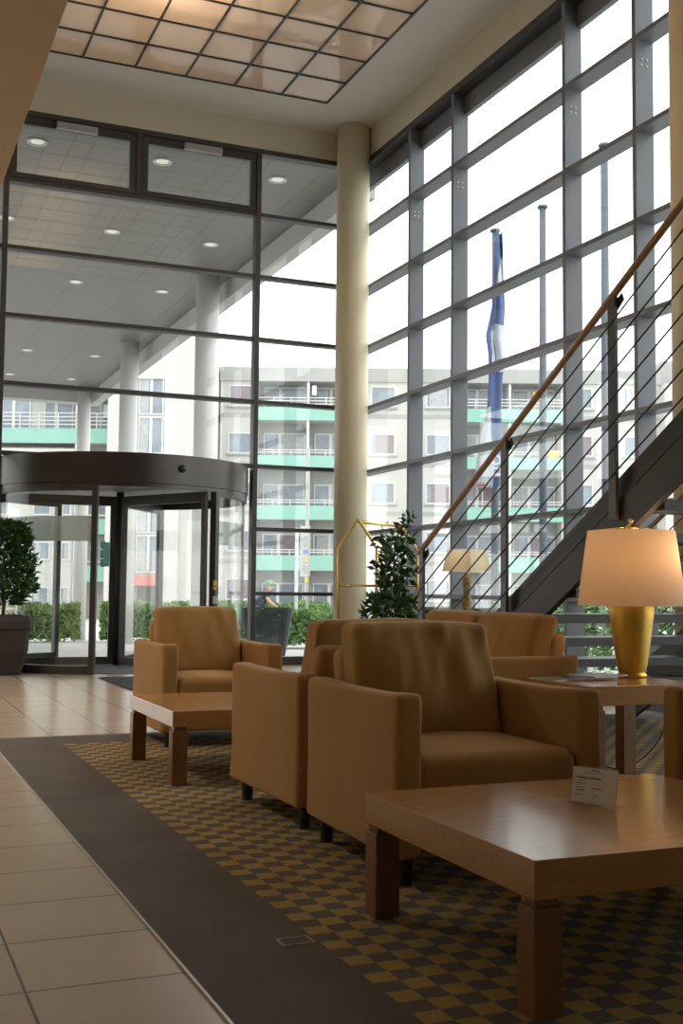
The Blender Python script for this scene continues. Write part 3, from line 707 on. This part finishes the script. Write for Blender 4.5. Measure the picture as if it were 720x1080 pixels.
# leave the room out of the ground sheet: it lies 2 cm below the floor slab top, under the slab
go = mb.build('ground_outside', M_pave); struct(go, 'pale paved forecourt outside the glass', 'ground')
go.location.z = 0
ZS = 7.75
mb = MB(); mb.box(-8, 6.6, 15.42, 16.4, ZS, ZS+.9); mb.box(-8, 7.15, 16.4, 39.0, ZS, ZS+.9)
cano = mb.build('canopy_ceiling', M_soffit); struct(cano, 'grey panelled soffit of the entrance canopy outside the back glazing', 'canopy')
mb = MB(); mb.box(7.15, 7.45, 16.4, 39.6, 7.34, ZS+.9); mb.box(-8, 7.15, 39.0, 39.6, 7.34, ZS+.9)
struct(mb.build('canopy_beam', mat('beam_grey', (.42, .42, .41), .7)), 'light grey edge beam around the entrance canopy', 'beam')
for (x, y, lb) in ((6.70, 23.4, 'white round canopy column nearest the revolving door'), (6.62, 30.7, 'white round canopy column in the middle of the row'), (6.75, 38.2, 'white round canopy column far out on the row end'), (-.2, 38.2, 'white round canopy column at the far left of the forecourt')):
    column(x, y, gz(y)-.02, ZS, .25 if y < 35 else .22, M_colout, 'column', lb)
Md_on = emis('downlight_glow', (1, .96, .88), .22)
ordn = ['first', 'second', 'third', 'fourth', 'fifth', 'sixth']; side = ['left', 'middle', 'right']
proto = None
for j, y in enumerate((17.27, 21.13, 25.0, 28.95, 32.9, 36.9)):
    for i, x in enumerate((2.25, 4.17, 6.09)):
        lab = f'round downlight in the outside canopy soffit, {ordn[j]} row beyond the glass, {side[i]} column'
        if proto is None:
            proto = thing('downlight', (x, y, ZS), 0, lab, 'downlight', 'downlights in the canopy soffit')
            MB().lathe([(.10, -.004), (.135, -.022), (.15, -.02), (.155, 0), (.10, 0)], 32, cap=False).build('rim', M_white, proto, smooth=True)
            MB().lathe([(.001, -.006), (.10, -.006), (.10, -.001)], 32, cap=False).build('lens', Md_on, proto)
        else:
            c = copy_tree(proto); c.location = (x, y, ZS); c['label'] = lab

# ------------------------------------------------------------------ outside: flagpoles and flag
def flagpole(x, y, r, top, label):
    p = thing('flagpole', (x, y, gz(y)-.02), 0, label, 'flagpole', 'flagpoles outside the right glazing')
    h = top-gz(y)+.02
    MB().cyl((0, 0, 0), (0, 0, h-.05), r, 20, r*.82).build('mast', M_mast, p, smooth=True)
    MB().lathe([(r*.85, h-.05), (r*1.25, h-.05), (r*1.3, h-.01), (.001, h)], 20, cap=False).build('mast_cap', M_mast, p, smooth=True)
    MB().lathe([(r*2.2, 0), (r*2.2, .03), (r*1.1, .05)], 20, cap=False).build('foot_plate', M_mast, p, smooth=True)
    return p
flagpole(11.27, 19.11, .078, 8.15, 'flagpole wearing the limp blue and white flag')
flagpole(11.03, 17.05, .074, 7.95, 'bare flagpole in the middle of the three')
flagpole(10.79, 14.88, .075, 8.25, 'bare flagpole nearest the stairs, rightmost of the three')
# limp folded flag hanging against the mast: pleated strip
fl = thing('flag', (11.27, 19.11, 0), -YAW, 'limp folded blue and white flag hanging on a flagpole', 'flag')
rows = 60; cols = 22; vs = []; fs = []; mi = []
def fwid(z):      # half extents left/right of the mast at height z (m)
    pts = [(8.1, .02, .12), (7.7, .03, .14), (7.2, .05, .16), (6.6, .08, .19), (6.0, .20, .15), (5.6, .14, .18), (5.2, .13, .13), (4.6, .16, .10), (4.0, .30, .12), (3.4, .38, .08), (3.1, .40, .05)]
    for (za, la, ra), (zb, lb_, rb) in zip(pts, pts[1:]):
        if zb <= z <= za:
            t = (za-z)/(za-zb); return la+(lb_-la)*t, ra+(rb-ra)*t
    return pts[-1][1:]
for i in range(rows+1):
    z = 8.08-5.0*i/rows; l, r_ = fwid(z)
    for j in range(cols+1):
        u = j/cols; x = -l+(l+r_)*u; yy = -.10-.05*math.sin(u*PI*3+z*1.3)-.03*math.sin(u*9+z*2.1)
        vs.append((x, yy, z+.04*math.sin(u*6)))
fm = MB()
for i in range(rows):
    z = 8.08-5.0*i/rows
    for j in range(cols):
        u = j/cols; w = 0
        if 6.95 < z < 7.65 and u > .45+ (z-7.3)*.5: w = 1
        if 5.35 < z < 6.25 and u > .12+(z-5.35)*.2 and u+ (6.25-z)*.2 > .15: w = 1
        if z < 4.6 and u < .25+(4.6-z)*.45 + (.2 if z < 3.9 else 0): w = 1
        if z > 7.8: w = 0
        if z < 3.9 and u > .75: w = 0
        fs.append(((i*(cols+1)+j), (i*(cols+1)+j+1), ((i+1)*(cols+1)+j+1), ((i+1)*(cols+1)+j))); mi.append(w)
fm.v = [tuple(v) for v in vs]; fm.f = fs; fm.mi = mi
fo = fm.build('cloth', [M_flagb, M_flagw], fl, smooth=True)
so = fo.modifiers.new('solid', 'SOLIDIFY'); so.thickness = .006
tcv = bpy.data.curves.new('flag_letters', 'FONT'); tcv.body = 'no'; tcv.size = .42; tcv.extrude = .003; tmp_ = bpy.data.objects.new('tmp', tcv); to = bpy.data.objects.new('flag_letters', bpy.data.meshes.new_from_object(tmp_)); bpy.data.objects.remove(tmp_); COL.objects.link(to)
to.parent = fl; to.location = (.085, -.20, 3.25); to.rotation_euler = (PI/2, -PI/2, 0); to.data.materials.clear(); to.data.materials.append(M_flagw)

# ------------------------------------------------------------------ outside: hedges, shrubs, planters, trees
def hedge(x0, x1, y0, y1, h, label, n, m_=None, name='hedge', ls=.09, rz=0, cx=None):
    cx = (x0+x1)/2; cy = (y0+y1)/2; r = thing(name, (cx, cy, gz(cy)-.02), rz, label, 'hedge' if name == 'hedge' else 'shrub')
    hx, hy = (x1-x0)/2, (y1-y0)/2; m_ = m_ or M_leafH
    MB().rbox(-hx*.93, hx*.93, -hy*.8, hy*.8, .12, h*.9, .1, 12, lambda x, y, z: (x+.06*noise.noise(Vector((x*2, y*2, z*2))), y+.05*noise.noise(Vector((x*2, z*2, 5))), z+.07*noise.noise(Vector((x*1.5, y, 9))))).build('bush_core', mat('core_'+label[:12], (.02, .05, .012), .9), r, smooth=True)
    mb = MB()
    for k in range(n):
        p = Vector((rnd.uniform(-hx, hx), rnd.uniform(-hy, hy), rnd.uniform(.05, h)))
        f = rnd.choice((0, 0, 1, 2, 2, 3))
        if f == 0: p.y = -hy*rnd.uniform(.85, 1.02)
        elif f == 1: p.x = -hx*rnd.uniform(.95, 1.0)
        elif f == 2: p.z = h*rnd.uniform(.86, 1.0)
        else: p.x = hx*rnd.uniform(.95, 1.0)
        p.z += .10*noise.noise(Vector((p.x*1.5, 1, 9)))
        mb.leaf(p, rdir()+Vector((0, -.3, .6)), rdir(), ls*rnd.uniform(1.0, 1.9), ls*rnd.uniform(.6, 1.0))
    mb.build('foliage', m_, r)
    return r
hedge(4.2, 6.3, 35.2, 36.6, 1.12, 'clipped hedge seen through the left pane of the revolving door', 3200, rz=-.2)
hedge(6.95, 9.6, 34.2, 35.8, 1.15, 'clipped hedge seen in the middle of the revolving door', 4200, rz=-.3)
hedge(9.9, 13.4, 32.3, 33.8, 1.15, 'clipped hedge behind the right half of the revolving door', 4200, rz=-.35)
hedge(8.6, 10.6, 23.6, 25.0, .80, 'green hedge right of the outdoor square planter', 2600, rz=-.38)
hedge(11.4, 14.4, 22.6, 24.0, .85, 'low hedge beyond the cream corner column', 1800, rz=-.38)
def shrub(x, y, w, h, label, n=500, dens=.16):
    r = thing('shrub', (x, y, gz(y)-.02), 0, label, 'shrub', 'leafy shrubs outside the right glazing'); st = MB(); mb = MB()
    for k in range(9):
        a = rnd.uniform(0, 2*PI); tip = Vector((w*.5*rnd.random()*math.cos(a), w*.5*rnd.random()*math.sin(a), h*rnd.uniform(.7, 1))); bse = Vector((rnd.uniform(-.1, .1), rnd.uniform(-.1, .1), 0))
        st.tube([bse, bse.lerp(tip, .5)+rdir()*.04, tip], [.012, .009, .004], 6)
    for k in range(n):
        a = rnd.uniform(0, 2*PI); z = h*rnd.uniform(.12, 1.0); rr = w*.5*(rnd.random()**.5)*(1-.3*(z/h)**3)
        mb.leaf((rr*math.cos(a), rr*math.sin(a), z), Vector((math.cos(a), math.sin(a), .4))+rdir()*.7, rdir()+Vector((0, 0, .8)), rnd.uniform(.09, .17), rnd.uniform(.03, .05))
    st.build('stems', M_bark, r); mb.build('foliage', M_leafS, r); return r
nm = ['nearest', 'second', 'third', 'fourth', 'fifth', 'sixth', 'seventh', 'eighth', 'ninth']
for k, (x, y) in enumerate(((8.2, 6.9), (7.6, 7.75), (8.4, 8.6), (7.6, 9.4), (8.4, 10.3), (7.65, 11.2), (8.5, 12.4), (9.9, 14.2), (10.2, 16.6))):
    shrub(x, y, .92, 1.02+.08*math.sin(k*2), f'leafy green shrub outside the right glazing, {nm[k]} of the row counted from the stairs', 620)
def outplanter(x, y, label, rz=-.25):
    r = thing('square_planter', (x, y, gz(y)-.02), rz, label, 'planter', 'anthracite planters outside the glass'); planter(r, .80, .54, .82, M_potout, rim=False); return r
outplanter(6.02, 17.25, 'dark square planter outside the pane right of the revolving door', -.38)
outplanter(8.35, 15.9, 'dark square planter outside below the newel post of the stair railing')
outplanter(8.95, 14.9, 'dark square planter outside just left of the stair stringer foot')
# staked young tree
yt = thing('young_tree', (3.55, 33.0, gz(33)-.02), 0, 'young bare tree tied between pale stakes outside the left door glass', 'tree')
MB().tube([(0, 0, 0), (.02, 0, 1.5), (0, 0, 3.0), (.1, 0, 4.5)], [.035, .03, .022, .008], 8).build('trunk', M_bark, yt, smooth=True)
for x in (-.35, .25, .55): MB().cyl((x, .1, 0), (x, .1, 1.75), .03, 8).build('stake', M_stake, yt)
MB().box(-.38, .58, .07, .13, 1.68, 1.74).build('stake_rail', M_stake, yt)
MB().box(-.38, .58, .07, .13, .95, 1.01).build('stake_rail', M_stake, yt)
# bare tree at right
bt2 = thing('bare_tree', (22.5, 24.5, -.28), 0, 'bare winter tree whose branches show beside the right cream column', 'tree')
tw = MB()
def branch(p, d, L_, r_, lvl):
    q = p+d*L_; tw.cyl(p, q, r_, 6, r_*.65)
    if lvl:
        for k in range(3 if lvl > 1 else 4): branch(p.lerp(q, rnd.uniform(.5, 1)), (d+rdir()*.75).normalized(), L_*rnd.uniform(.6, .78), r_*.55, lvl-1)
branch(Vector((0, 0, 0)), Vector((0, 0, 1)), 3.0, .12, 5)
tw.build('branches', mat('bare_bark', (.22, .20, .19), .9), bt2)

# ------------------------------------------------------------------ outside: traffic light, bus stop, cyclist
tlx, tly = 6.82, 33.0; TL = thing('traffic_light', (tlx, tly, gz(tly)-.02), -YAW, 'grey traffic light pole with a dark green signal head, seen through the door', 'traffic light')
MB().cyl((0, 0, 0), (0, 0, 3.7), .07, 12).build('pole', M_grey, TL, smooth=True); MB().cyl((0, 0, 0), (0, 0, 1.5), .10, 12).build('pole_base', M_grey, TL, smooth=True)
hd = MB().rbox(-.34, -.12, -.12, .10, 2.20, 2.90, .05, 4).build('signal_head', M_traf, TL, smooth=True)
for z in (2.30, 2.565, 2.83): MB().cyl((-.29, -.01, z), (-.40, -.01, z-.01), .11, 16).build('visor', M_traf, hd)
MB().box(.13, .17, -.2, .1, 2.15, 2.95).build('back_panel', M_dark, TL)
bs = thing('bus_stop_sign', (10.55, 27.4, gz(27.4)-.02), -YAW, 'tall white bus stop sign panel with blue and yellow marks on a pole', 'sign')
MB().cyl((-.22, 0, 0), (-.22, 0, 3.0), .05, 12).build('pole', mat('pale_pole', (.62, .68, .70), .4), bs, smooth=True)
MB().cyl((.06, 0, 0), (.06, 0, 5.1), .04, 12).build('pole', M_grey, bs, smooth=True)
pn = MB().box(-.13, .13, -.06, -.03, 1.75, 3.05).build('panel', M_white, bs, bevel=.005)
MB().box(-.05, .05, -.064, -.06, 2.86, 2.96).build('yellow_mark', M_yellow, pn)
MB().box(-.05, .05, -.064, -.06, 2.18, 2.27).build('yellow_mark', M_yellow, pn)
mb = MB(); mb.box(-.04, -.01, -.064, -.06, 2.33, 2.44); mb.box(.01, .03, -.064, -.06, 2.33, 2.44); mb.box(.04, .07, -.064, -.06, 2.33, 2.44); mb.build('blue_mark', M_blue, pn)
mb = MB()
for z, a, b_ in ((2.55, -.08, .06), (2.60, -.05, .08), (2.52, -.03, .05), (2.75, -.06, .05), (2.10, -.05, .06), (2.0, -.07, .05), (1.95, -.08, .08), (1.90, -.08, .08), (1.84, -.03, .07)): mb.box(a, b_, -.064, -.06, z, z+.018)
mb.build('print', M_ink, pn)
MB().box(.02, .10, -.06, .06, 1.60, 1.74).build('yellow_cap', M_yellow, bs)

cy_x, cy_y = 11.0, 31.9; cz = gz(cy_y)-.02
bk = thing('bicycle', (cy_x, cy_y, cz), -YAW, 'bicycle with a green rear bag ridden by the person outside', 'bicycle')
for x in (-.52, .52):
    w = MB(); n = 28
    w.tube([(x+.33*math.cos(2*PI*i/n), 0, .34+.33*math.sin(2*PI*i/n)) for i in range(n+1)], .014, 6)
    wo = w.build('wheel', M_black, bk, smooth=True); s2 = MB()
    for i in range(10): s2.cyl((x, 0, .34), (x+.32*math.cos(2*PI*i/10), 0, .34+.32*math.sin(2*PI*i/10)), .002, 4)
    s2.build('spokes', M_grey, wo)
mb = MB(); mb.cyl((-.52, 0, .34), (-.05, 0, .30), .014); mb.cyl((-.05, 0, .30), (-.20, 0, .85), .016); mb.cyl((-.17, 0, .75), (.36, 0, .80), .016); mb.cyl((-.05, 0, .30), (.37, 0, .72), .018); mb.cyl((.35, 0, .88), (.52, 0, .34), .014); mb.cyl((-.52, 0, .34), (-.18, 0, .72), .012)
mb.build('frame', M_dark, bk, smooth=True)
mb = MB(); mb.cyl((.35, 0, .85), (.33, 0, 1.02), .013); mb.cyl((.36, -.27, 1.04), (.36, .27, 1.04), .012); mb.build('handlebar', M_black, bk, smooth=True)
MB().rbox(-.33, -.08, -.07, .07, .85, .90, .02, 4).build('saddle', M_black, bk, smooth=True)
MB().rbox(-.86, -.38, -.22, .22, .74, 1.02, .05, 4).build('bag', M_bag, bk, smooth=True)
MB().box(-.80, -.34, -.07, .07, .70, .735).build('rack', M_grey, bk)
MB().cyl((-.05, -.10, .28), (-.05, .10, .28), .012, 8).build('pedals', M_grey, bk)
def skinned(name, verts, edges, radii, m_, parent, sub=2):
    me = bpy.data.meshes.new(name); me.from_pydata(verts, edges, []); o = bpy.data.objects.new(name, me); COL.objects.link(o); o.parent = parent
    o.modifiers.new('skin', 'SKIN')
    for i, r_ in enumerate(radii): me.skin_vertices[0].data[i].radius = (r_, r_)
    me.skin_vertices[0].data[0].use_root = True
    s = o.modifiers.new('sub', 'SUBSURF'); s.levels = sub; s.render_levels = sub
    me.materials.append(m_); o.modifiers['skin'].use_smooth_shade = True
    return o
pe = thing('person', (cy_x, cy_y, cz), -YAW, 'person in a green cap and dark shirt riding past outside behind the planter', 'person')
V = [(-.20, 0, .96), (-.12, 0, 1.12), (.0, 0, 1.30), (.07, 0, 1.43), (.12, 0, 1.50), (.16, 0, 1.60), (.17, 0, 1.68),
     (.05, .17, 1.40), (.16, .20, 1.20), (.34, .20, 1.07), (.05, -.17, 1.40), (.16, -.20, 1.20), (.34, -.20, 1.07),
     (-.17, .10, .92), (.16, .12, .80), (.02, .12, .36), (.14, .12, .30), (-.17, -.10, .92), (.10, -.12, .66), (-.08, -.12, .26), (.05, -.12, .20)]
E_ = [(0, 1), (1, 2), (2, 3), (3, 4), (4, 5), (5, 6), (2, 7), (7, 8), (8, 9), (2, 10), (10, 11), (11, 12), (0, 13), (13, 14), (14, 15), (15, 16), (0, 17), (17, 18), (18, 19), (19, 20)]
Rr = [.14, .14, .15, .07, .055, .095, .085, .06, .045, .032, .06, .045, .032, .10, .07, .045, .035, .10, .07, .045, .035]
skinned('body', V, E_, Rr, M_skin, pe)
skinned('shirt', [(-.20, 0, .98), (-.12, 0, 1.12), (.0, 0, 1.30), (.06, 0, 1.40), (.05, .17, 1.40), (.10, .19, 1.29), (.05, -.17, 1.40), (.10, -.19, 1.29)], [(0, 1), (1, 2), (2, 3), (2, 4), (4, 5), (2, 6), (6, 7)], [.19, .20, .22, .10, .105, .085, .105, .085], M_navy, pe)
skinned('shorts', [(-.19, 0, .95), (-.17, .10, .92), (.02, .115, .86), (-.17, -.10, .92), (0, -.115, .80)], [(0, 1), (1, 2), (0, 3), (3, 4)], [.15, .12, .09, .12, .09], M_black, pe)
hp = MB(); hp.lathe([(.125, 0), (.128, .03), (.11, .08), (.06, .115), (.001, .125)], 20, cap=False); hp.box(.07, .23, -.07, .07, .0, .012)
h_ = hp.build('cap', M_cap, pe, smooth=True); h_.location = (.17, 0, 1.70)
fc2 = MB(); fc2.rbox(.25, .29, -.015, .015, 1.60, 1.65, .012, 3); fc2.build('nose', M_skin, pe, smooth=True)
for s in (-1, 1): MB().rbox(.245, .262, s*.04-.01, s*.04+.01, 1.655, 1.67, .006, 2).build('eye', M_black, pe); MB().rbox(.14, .18, s*.105-.012, s*.105+.012, 1.60, 1.67, .01, 3).build('ear', M_skin, pe, smooth=True)
for s in (-1, 1):
    hand = [(.34, s*.20, 1.07), (.38, s*.205, 1.06), (.385, s*.23, 1.065), (.41, s*.235, 1.045), (.39, s*.212, 1.065), (.415, s*.212, 1.04), (.39, s*.195, 1.065), (.415, s*.193, 1.04), (.385, s*.178, 1.062), (.41, s*.176, 1.042), (.36, s*.18, 1.05), (.38, s*.165, 1.03)]
    skinned('hand', hand, [(0, 1), (1, 2), (2, 3), (1, 4), (4, 5), (1, 6), (6, 7), (1, 8), (8, 9), (0, 10), (10, 11)], [.028, .026]+[.010, .009]*4+[.012, .010], M_skin, pe, 1)

# ------------------------------------------------------------------ outside: apartment houses
hf = Vector((math.sin(YAW), math.cos(YAW), 0)); DB = 65.0
bo = hf*DB
AB = thing('apartment_building', (bo.x, bo.y, -.7), -YAW, 'grey-white apartment block with mint green balcony bands across the street', 'building')
ZO = .7                      # local z = world z + ZO
def B(name, mm, par, *b, **k):
    mb = MB()
    for q_ in (b if isinstance(b[0], tuple) else [b]): mb.box(q_[0], q_[1], q_[2], q_[3], q_[4]+ZO, q_[5]+ZO)
    return mb.build(name, mm, par, **k)
def win(par, s0, s1, z0, z1, y=0, curtain=None, name='window', split=None):
    w = B(name, M_white, par, (s0, s1, y-.06, y+.02, z0, z0+.08), (s0, s1, y-.06, y+.02, z1-.08, z1), (s0, s0+.08, y-.06, y+.02, z0+.08, z1-.08), (s1-.08, s1, y-.06, y+.02, z0+.08, z1-.08), *([(sp_-.09, sp_+.09, y-.06, y+.02, z0+.08, z1-.08) for sp_ in (split or [])]))
    B('pane', M_wing, w, s0+.08, s1-.08, y-.02, y+.015, z0+.08, z1-.08)
    if curtain: 
        mb = MB(); a, b_, mm = curtain; n_ = 14; pts = []
        for i in range(n_+1): pts.append((a+(b_-a)*i/n_, y-.028+.008*(i % 2)))
        for i in range(n_): mb.add([(pts[i][0], pts[i][1], z0+.1+ZO), (pts[i+1][0], pts[i+1][1], z0+.1+ZO), (pts[i+1][0], pts[i+1][1], z1-.1+ZO), (pts[i][0], pts[i][1], z1-.1+ZO)], [(0, 1, 2, 3)])
        mb.build('curtain', mm, w)
    return w
B('wall', M_conc, AB, (-7.0, -4.95, 0, 10, -.7, 13.0), (1.0, 6.6, 0, 10, -.7, 13.0), (12.65, 18.2, 0, 10, -.7, 13.0), (18.2, 40, -1, 10, -.7, 12.9))
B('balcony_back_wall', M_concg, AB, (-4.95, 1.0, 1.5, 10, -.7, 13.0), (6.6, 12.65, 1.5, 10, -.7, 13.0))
B('roof_fascia', M_concg, AB, (-7.05, 18.3, -.12, 10, 13.0, 13.8))
for z in (11.05, 8.25, 5.45, 2.65): B('floor_band', M_concg, AB, (-7.0, -4.95, -.02, 0, z-.15, z+.1), (1.0, 6.6, -.02, 0, z-.15, z+.1), (12.65, 18.2, -.02, 0, z-.15, z+.1))
bands = [(10.75, 11.5), (8.05, 8.72), (5.05, 5.85), (2.15, 3.0)]
k = 0
for (s0, s1) in ((-4.95, 1.0), (6.6, 12.65)):
    for (za, zb) in bands:
        bl = B('balcony', M_green, AB, (s0, s1, -.05, .05, za, zb), bevel=0)
        B('slab', M_conc, bl, s0, s1, .05, 1.5, za, za+.2)
        rl = [(s0, s1, -.03, .0, zb+t, zb+t+.045) for t in ((.18, .36, .54) if za > 10 else (.16, .30))]
        n_ = 6; rl += [(s0+(s1-s0)*i/n_, s0+(s1-s0)*i/n_+.05, -.02, .01, zb, zb+.56 if za > 10 else zb+.3) for i in range(n_+1)]
        B('railing', M_white, bl, *rl)
    nun = 2
    for u in range(nun+1):
        s = s0+(s1-s0)*u/nun; B('partition', M_white, AB, (s-.07, s+.07, .06, 1.5, -.7, 13.0))
    for fi, zf in enumerate((10.95, 8.25, 5.25, 2.35, -.5)):
        for u in range(nun):
            a = s0+(s1-s0)*u/nun+.35; cc = [None, (a+.9, a+2.3, M_curtain), (a+.2, a+1.2, M_curtain), (a+.8, a+2.2, M_mauve)][(fi+u*3+k) % 4]
            win(AB, a, a+2.45, zf+.15, zf+1.95, 1.48, cc, 'balcony_door', [a+.95])
    k += 1
for (sa, sb, dz) in ((-6.55, -5.2, -.35), (1.62, 3.05, 0), (4.78, 6.2, 0), (13.2, 14.35, 0), (16.1, 17.2, 0)):
    for fi, z in enumerate((11.55, 8.85, 6.05, 3.25, .5)):
        zz = z+dz*0+(-.05 if fi else 0)
        win(AB, sa, sb, zz, zz+1.22, 0, [(sa+.2, sb-.2, M_curtain), None, (sa+.3, sb-.1, M_mauve), None][(fi+int(sa)) % 4])
        B('window_sill', M_concg, AB, sa-.1, sb+.1, -.14, .0, zz-.1, zz)
B('chimney', M_concg, AB, 18.6, 19.9, 1, 3, 12.9, 14.6)
# little balcony life
par_ = B('parasol', mat('parasol_pink', (.75, .16, .25), .7), AB, (7.3, 8.9, .3, 1.2, 7.2, 7.28)); B('parasol_pole', M_white, par_, 8.1, 8.15, .7, .75, 5.2, 7.2)
B('folded_parasol', mat('parasol_orange', (.80, .34, .05), .7), AB, (11.0, 11.15, .4, .6, 11.2, 12.6))
B('yellow_cushion', M_yellow, AB, (11.9, 12.5, .3, .8, 8.72, 9.2))
B('balcony_lamp', M_white, AB, (-1.75, -1.5, -.1, .05, 12.2, 12.75))

TW = thing('tower_building', (bo.x, bo.y, -.7), -YAW, 'tall plain white end tower with a vertical window strip above the revolving door', 'building')
B('wall', M_tower, TW, (-13.05, -11.4, -2, 9, -.7, 15.6), (-9.9, -7.1, -2, 9, -.7, 15.6), (-11.4, -9.9, -1.85, 9, -.7, 15.6), (-11.4, -9.9, -2, -1.85, 12.7, 15.6))
for j in range(5):
    z = 1.9+2.2*j
    win(TW, -11.35, -10.65, z, z+2.1, -1.86, (-11.25, -10.8, M_curtain)); win(TW, -10.65, -9.95, z, z+2.1, -1.86)
B('awning', M_redaw, TW, (-11.6, -9.9, -2.9, -2.0, 1.2, 1.75)); B('shop_door', M_dark, TW, (-11.2, -10.1, -2.02, -1.83, -.7, 1.15)); 
B('lower_block', M_conc, TW, (-9.9, -9.0, -2.15, -2.0, -.7, 6.0))

LB = thing('left_apartment_building', (bo.x, bo.y, -.7), -YAW, 'pale apartment house with mint balcony seen under the canopy at far left', 'building')
B('wall', M_conc, LB, (-40, -15.25, 0, 10, -.7, 9.0), (-40, -13.05, 1.6, 10, 9.0, 17), (-15.25, -13.05, 1.5, 10, -.7, 9.0))
for (s0, s1, za, zb) in ((-24, -13.1, 9.3, 10.15), (-15.2, -13.1, 6.6, 7.35), (-15.2, -13.1, 4.1, 4.95), (-15.2, -13.1, 1.4, 2.3)):
    bl = B('balcony', M_green, LB, (s0, s1, -.1, 0, za, zb)); B('slab', M_conc, bl, s0, s1, 0, 1.5, za, za+.18)
    rl = [(s0, s1, -.08, -.04, zb+t, zb+t+.05) for t in (.2, .42, .64, .86)]+[(s0+i*1.1, s0+i*1.1+.05, -.08, -.04, zb, zb+.9) for i in range(int((s1-s0)/1.1)+1)]
    if za < 9: rl = [(s0, s1, -.08, -.04, zb+.2, zb+.26)]
    B('railing', M_white, bl, *rl)
B('partition', M_white, LB, (-15.3, -15.15, 0, 1.5, -.7, 12.5))
mb = MB()
mb.prism([(-.9, 12.4+ZO), (1.6, 13.0+ZO), (1.6, 13.1+ZO), (-.9, 12.5+ZO)], 0, -17.9, -13.6)
for i in range(18): mb.box(-17.9+i*.24, -17.9+i*.24+.2, -.93, -.9, 12.1+ZO, 12.45+ZO)
mb.build('awning', mat('awning_mint', (.45, .68, .62), .7), LB)
for s0 in (-22.5, -20, -17.5, -14.9): win(LB, s0, s0+1.7, 10.2, 12.2, 1.58, None, 'balcony_door', [s0+.7])
for z in (6.9, 4.3, 1.5): win(LB, -14.9, -13.4, z, z+1.9, 1.48, None, 'balcony_door', [-14.2])
for sa in (-17.6, -15.95, -20, -22.4):
    for z in (.05, 2.6, 5.15, 7.3): win(LB, sa, sa+(1.05 if sa < -16 else .55), z, z+1.05, 0, (sa+.2, sa+.5, M_curtain) if z < 5 else None)
B('air_conditioner', M_white, LB, (-13.9, -13.2, .9, 1.4, 10.9, 11.7))
# wall-mounted camera arm and white kiosk seen left of the plant
ks = thing('utility_kiosk', (14.5, 31.0, gz(31)-.02), -YAW, 'white utility cabinet with a small arm outside, left of the ficus', 'cabinet')
MB().box(-.55, .35, -.3, .3, 0, 2.9).build('cabinet', mat('kiosk', (.66, .68, .68), .6), ks, bevel=.02)
MB().cyl((.6, 0, 0), (.6, 0, 3.8), .07, 12).build('pole', M_grey, ks, smooth=True); MB().box(.6, 1.3, -.05, .05, 2.9, 3.0).build('arm', M_grey, ks)
MB().tube([(-.05, 0, 2.88), (-.08, 0, 3.35), (-.1, 0, 3.5)], .03, 8).build('camera_arm', M_black, ks); MB().cyl((-.16, 0, 3.47), (.1, -.05, 3.55), .05, 10).build('camera_head', M_black, ks)

# ------------------------------------------------------------------ light
W = bpy.data.worlds.new('world'); scn.world = W; W.use_nodes = True
bg = W.node_tree.nodes['Background']; bg.inputs[0].default_value = (1, .99, .965, 1); bg.inputs[1].default_value = 2.3
# unseen fill lamps, added under the gallery to brighten the far lobby
def fill_downl(x, y, z, e, lab):
    t = thing('downlight', (x, y, z), 0, lab, 'downlight')
    MB().lathe([(.10, -.004), (.135, -.022), (.15, -.02), (.155, 0), (.10, 0)], 32, cap=False).build('rim', M_white, t, smooth=True)
    MB().lathe([(.001, -.006), (.10, -.006), (.10, -.001)], 32, cap=False).build('lens', emis('fill_lens_w', (1, .8, .6), 4), t)
    l = light('lamp', 'SPOT', (0, 0, -.03), e, (1, .80, .60), .1, parent=t); l.data.spot_size = 2.3; l.data.spot_blend = .6
fill_downl(-.6, 7.0, 3.4, 130, 'added unseen fill downlight under the gallery left of the tiles')
fill_downl(-.1, 11.0, 3.4, 200, 'added unseen fill downlight under the gallery near the planter')

scn.view_settings.view_transform = 'Standard'; scn.view_settings.look = 'None'; scn.view_settings.gamma = 1; scn.view_settings.use_curve_mapping = False
scn.view_settings.exposure = 0.4
c = scn.cycles; c.use_denoising = True; c.max_bounces = 10; c.diffuse_bounces = 6; c.glossy_bounces = 4; c.transparent_max_bounces = 16; c.transmission_bounces = 6
c.sample_clamp_indirect = 6; c.caustics_reflective = False; c.caustics_refractive = False
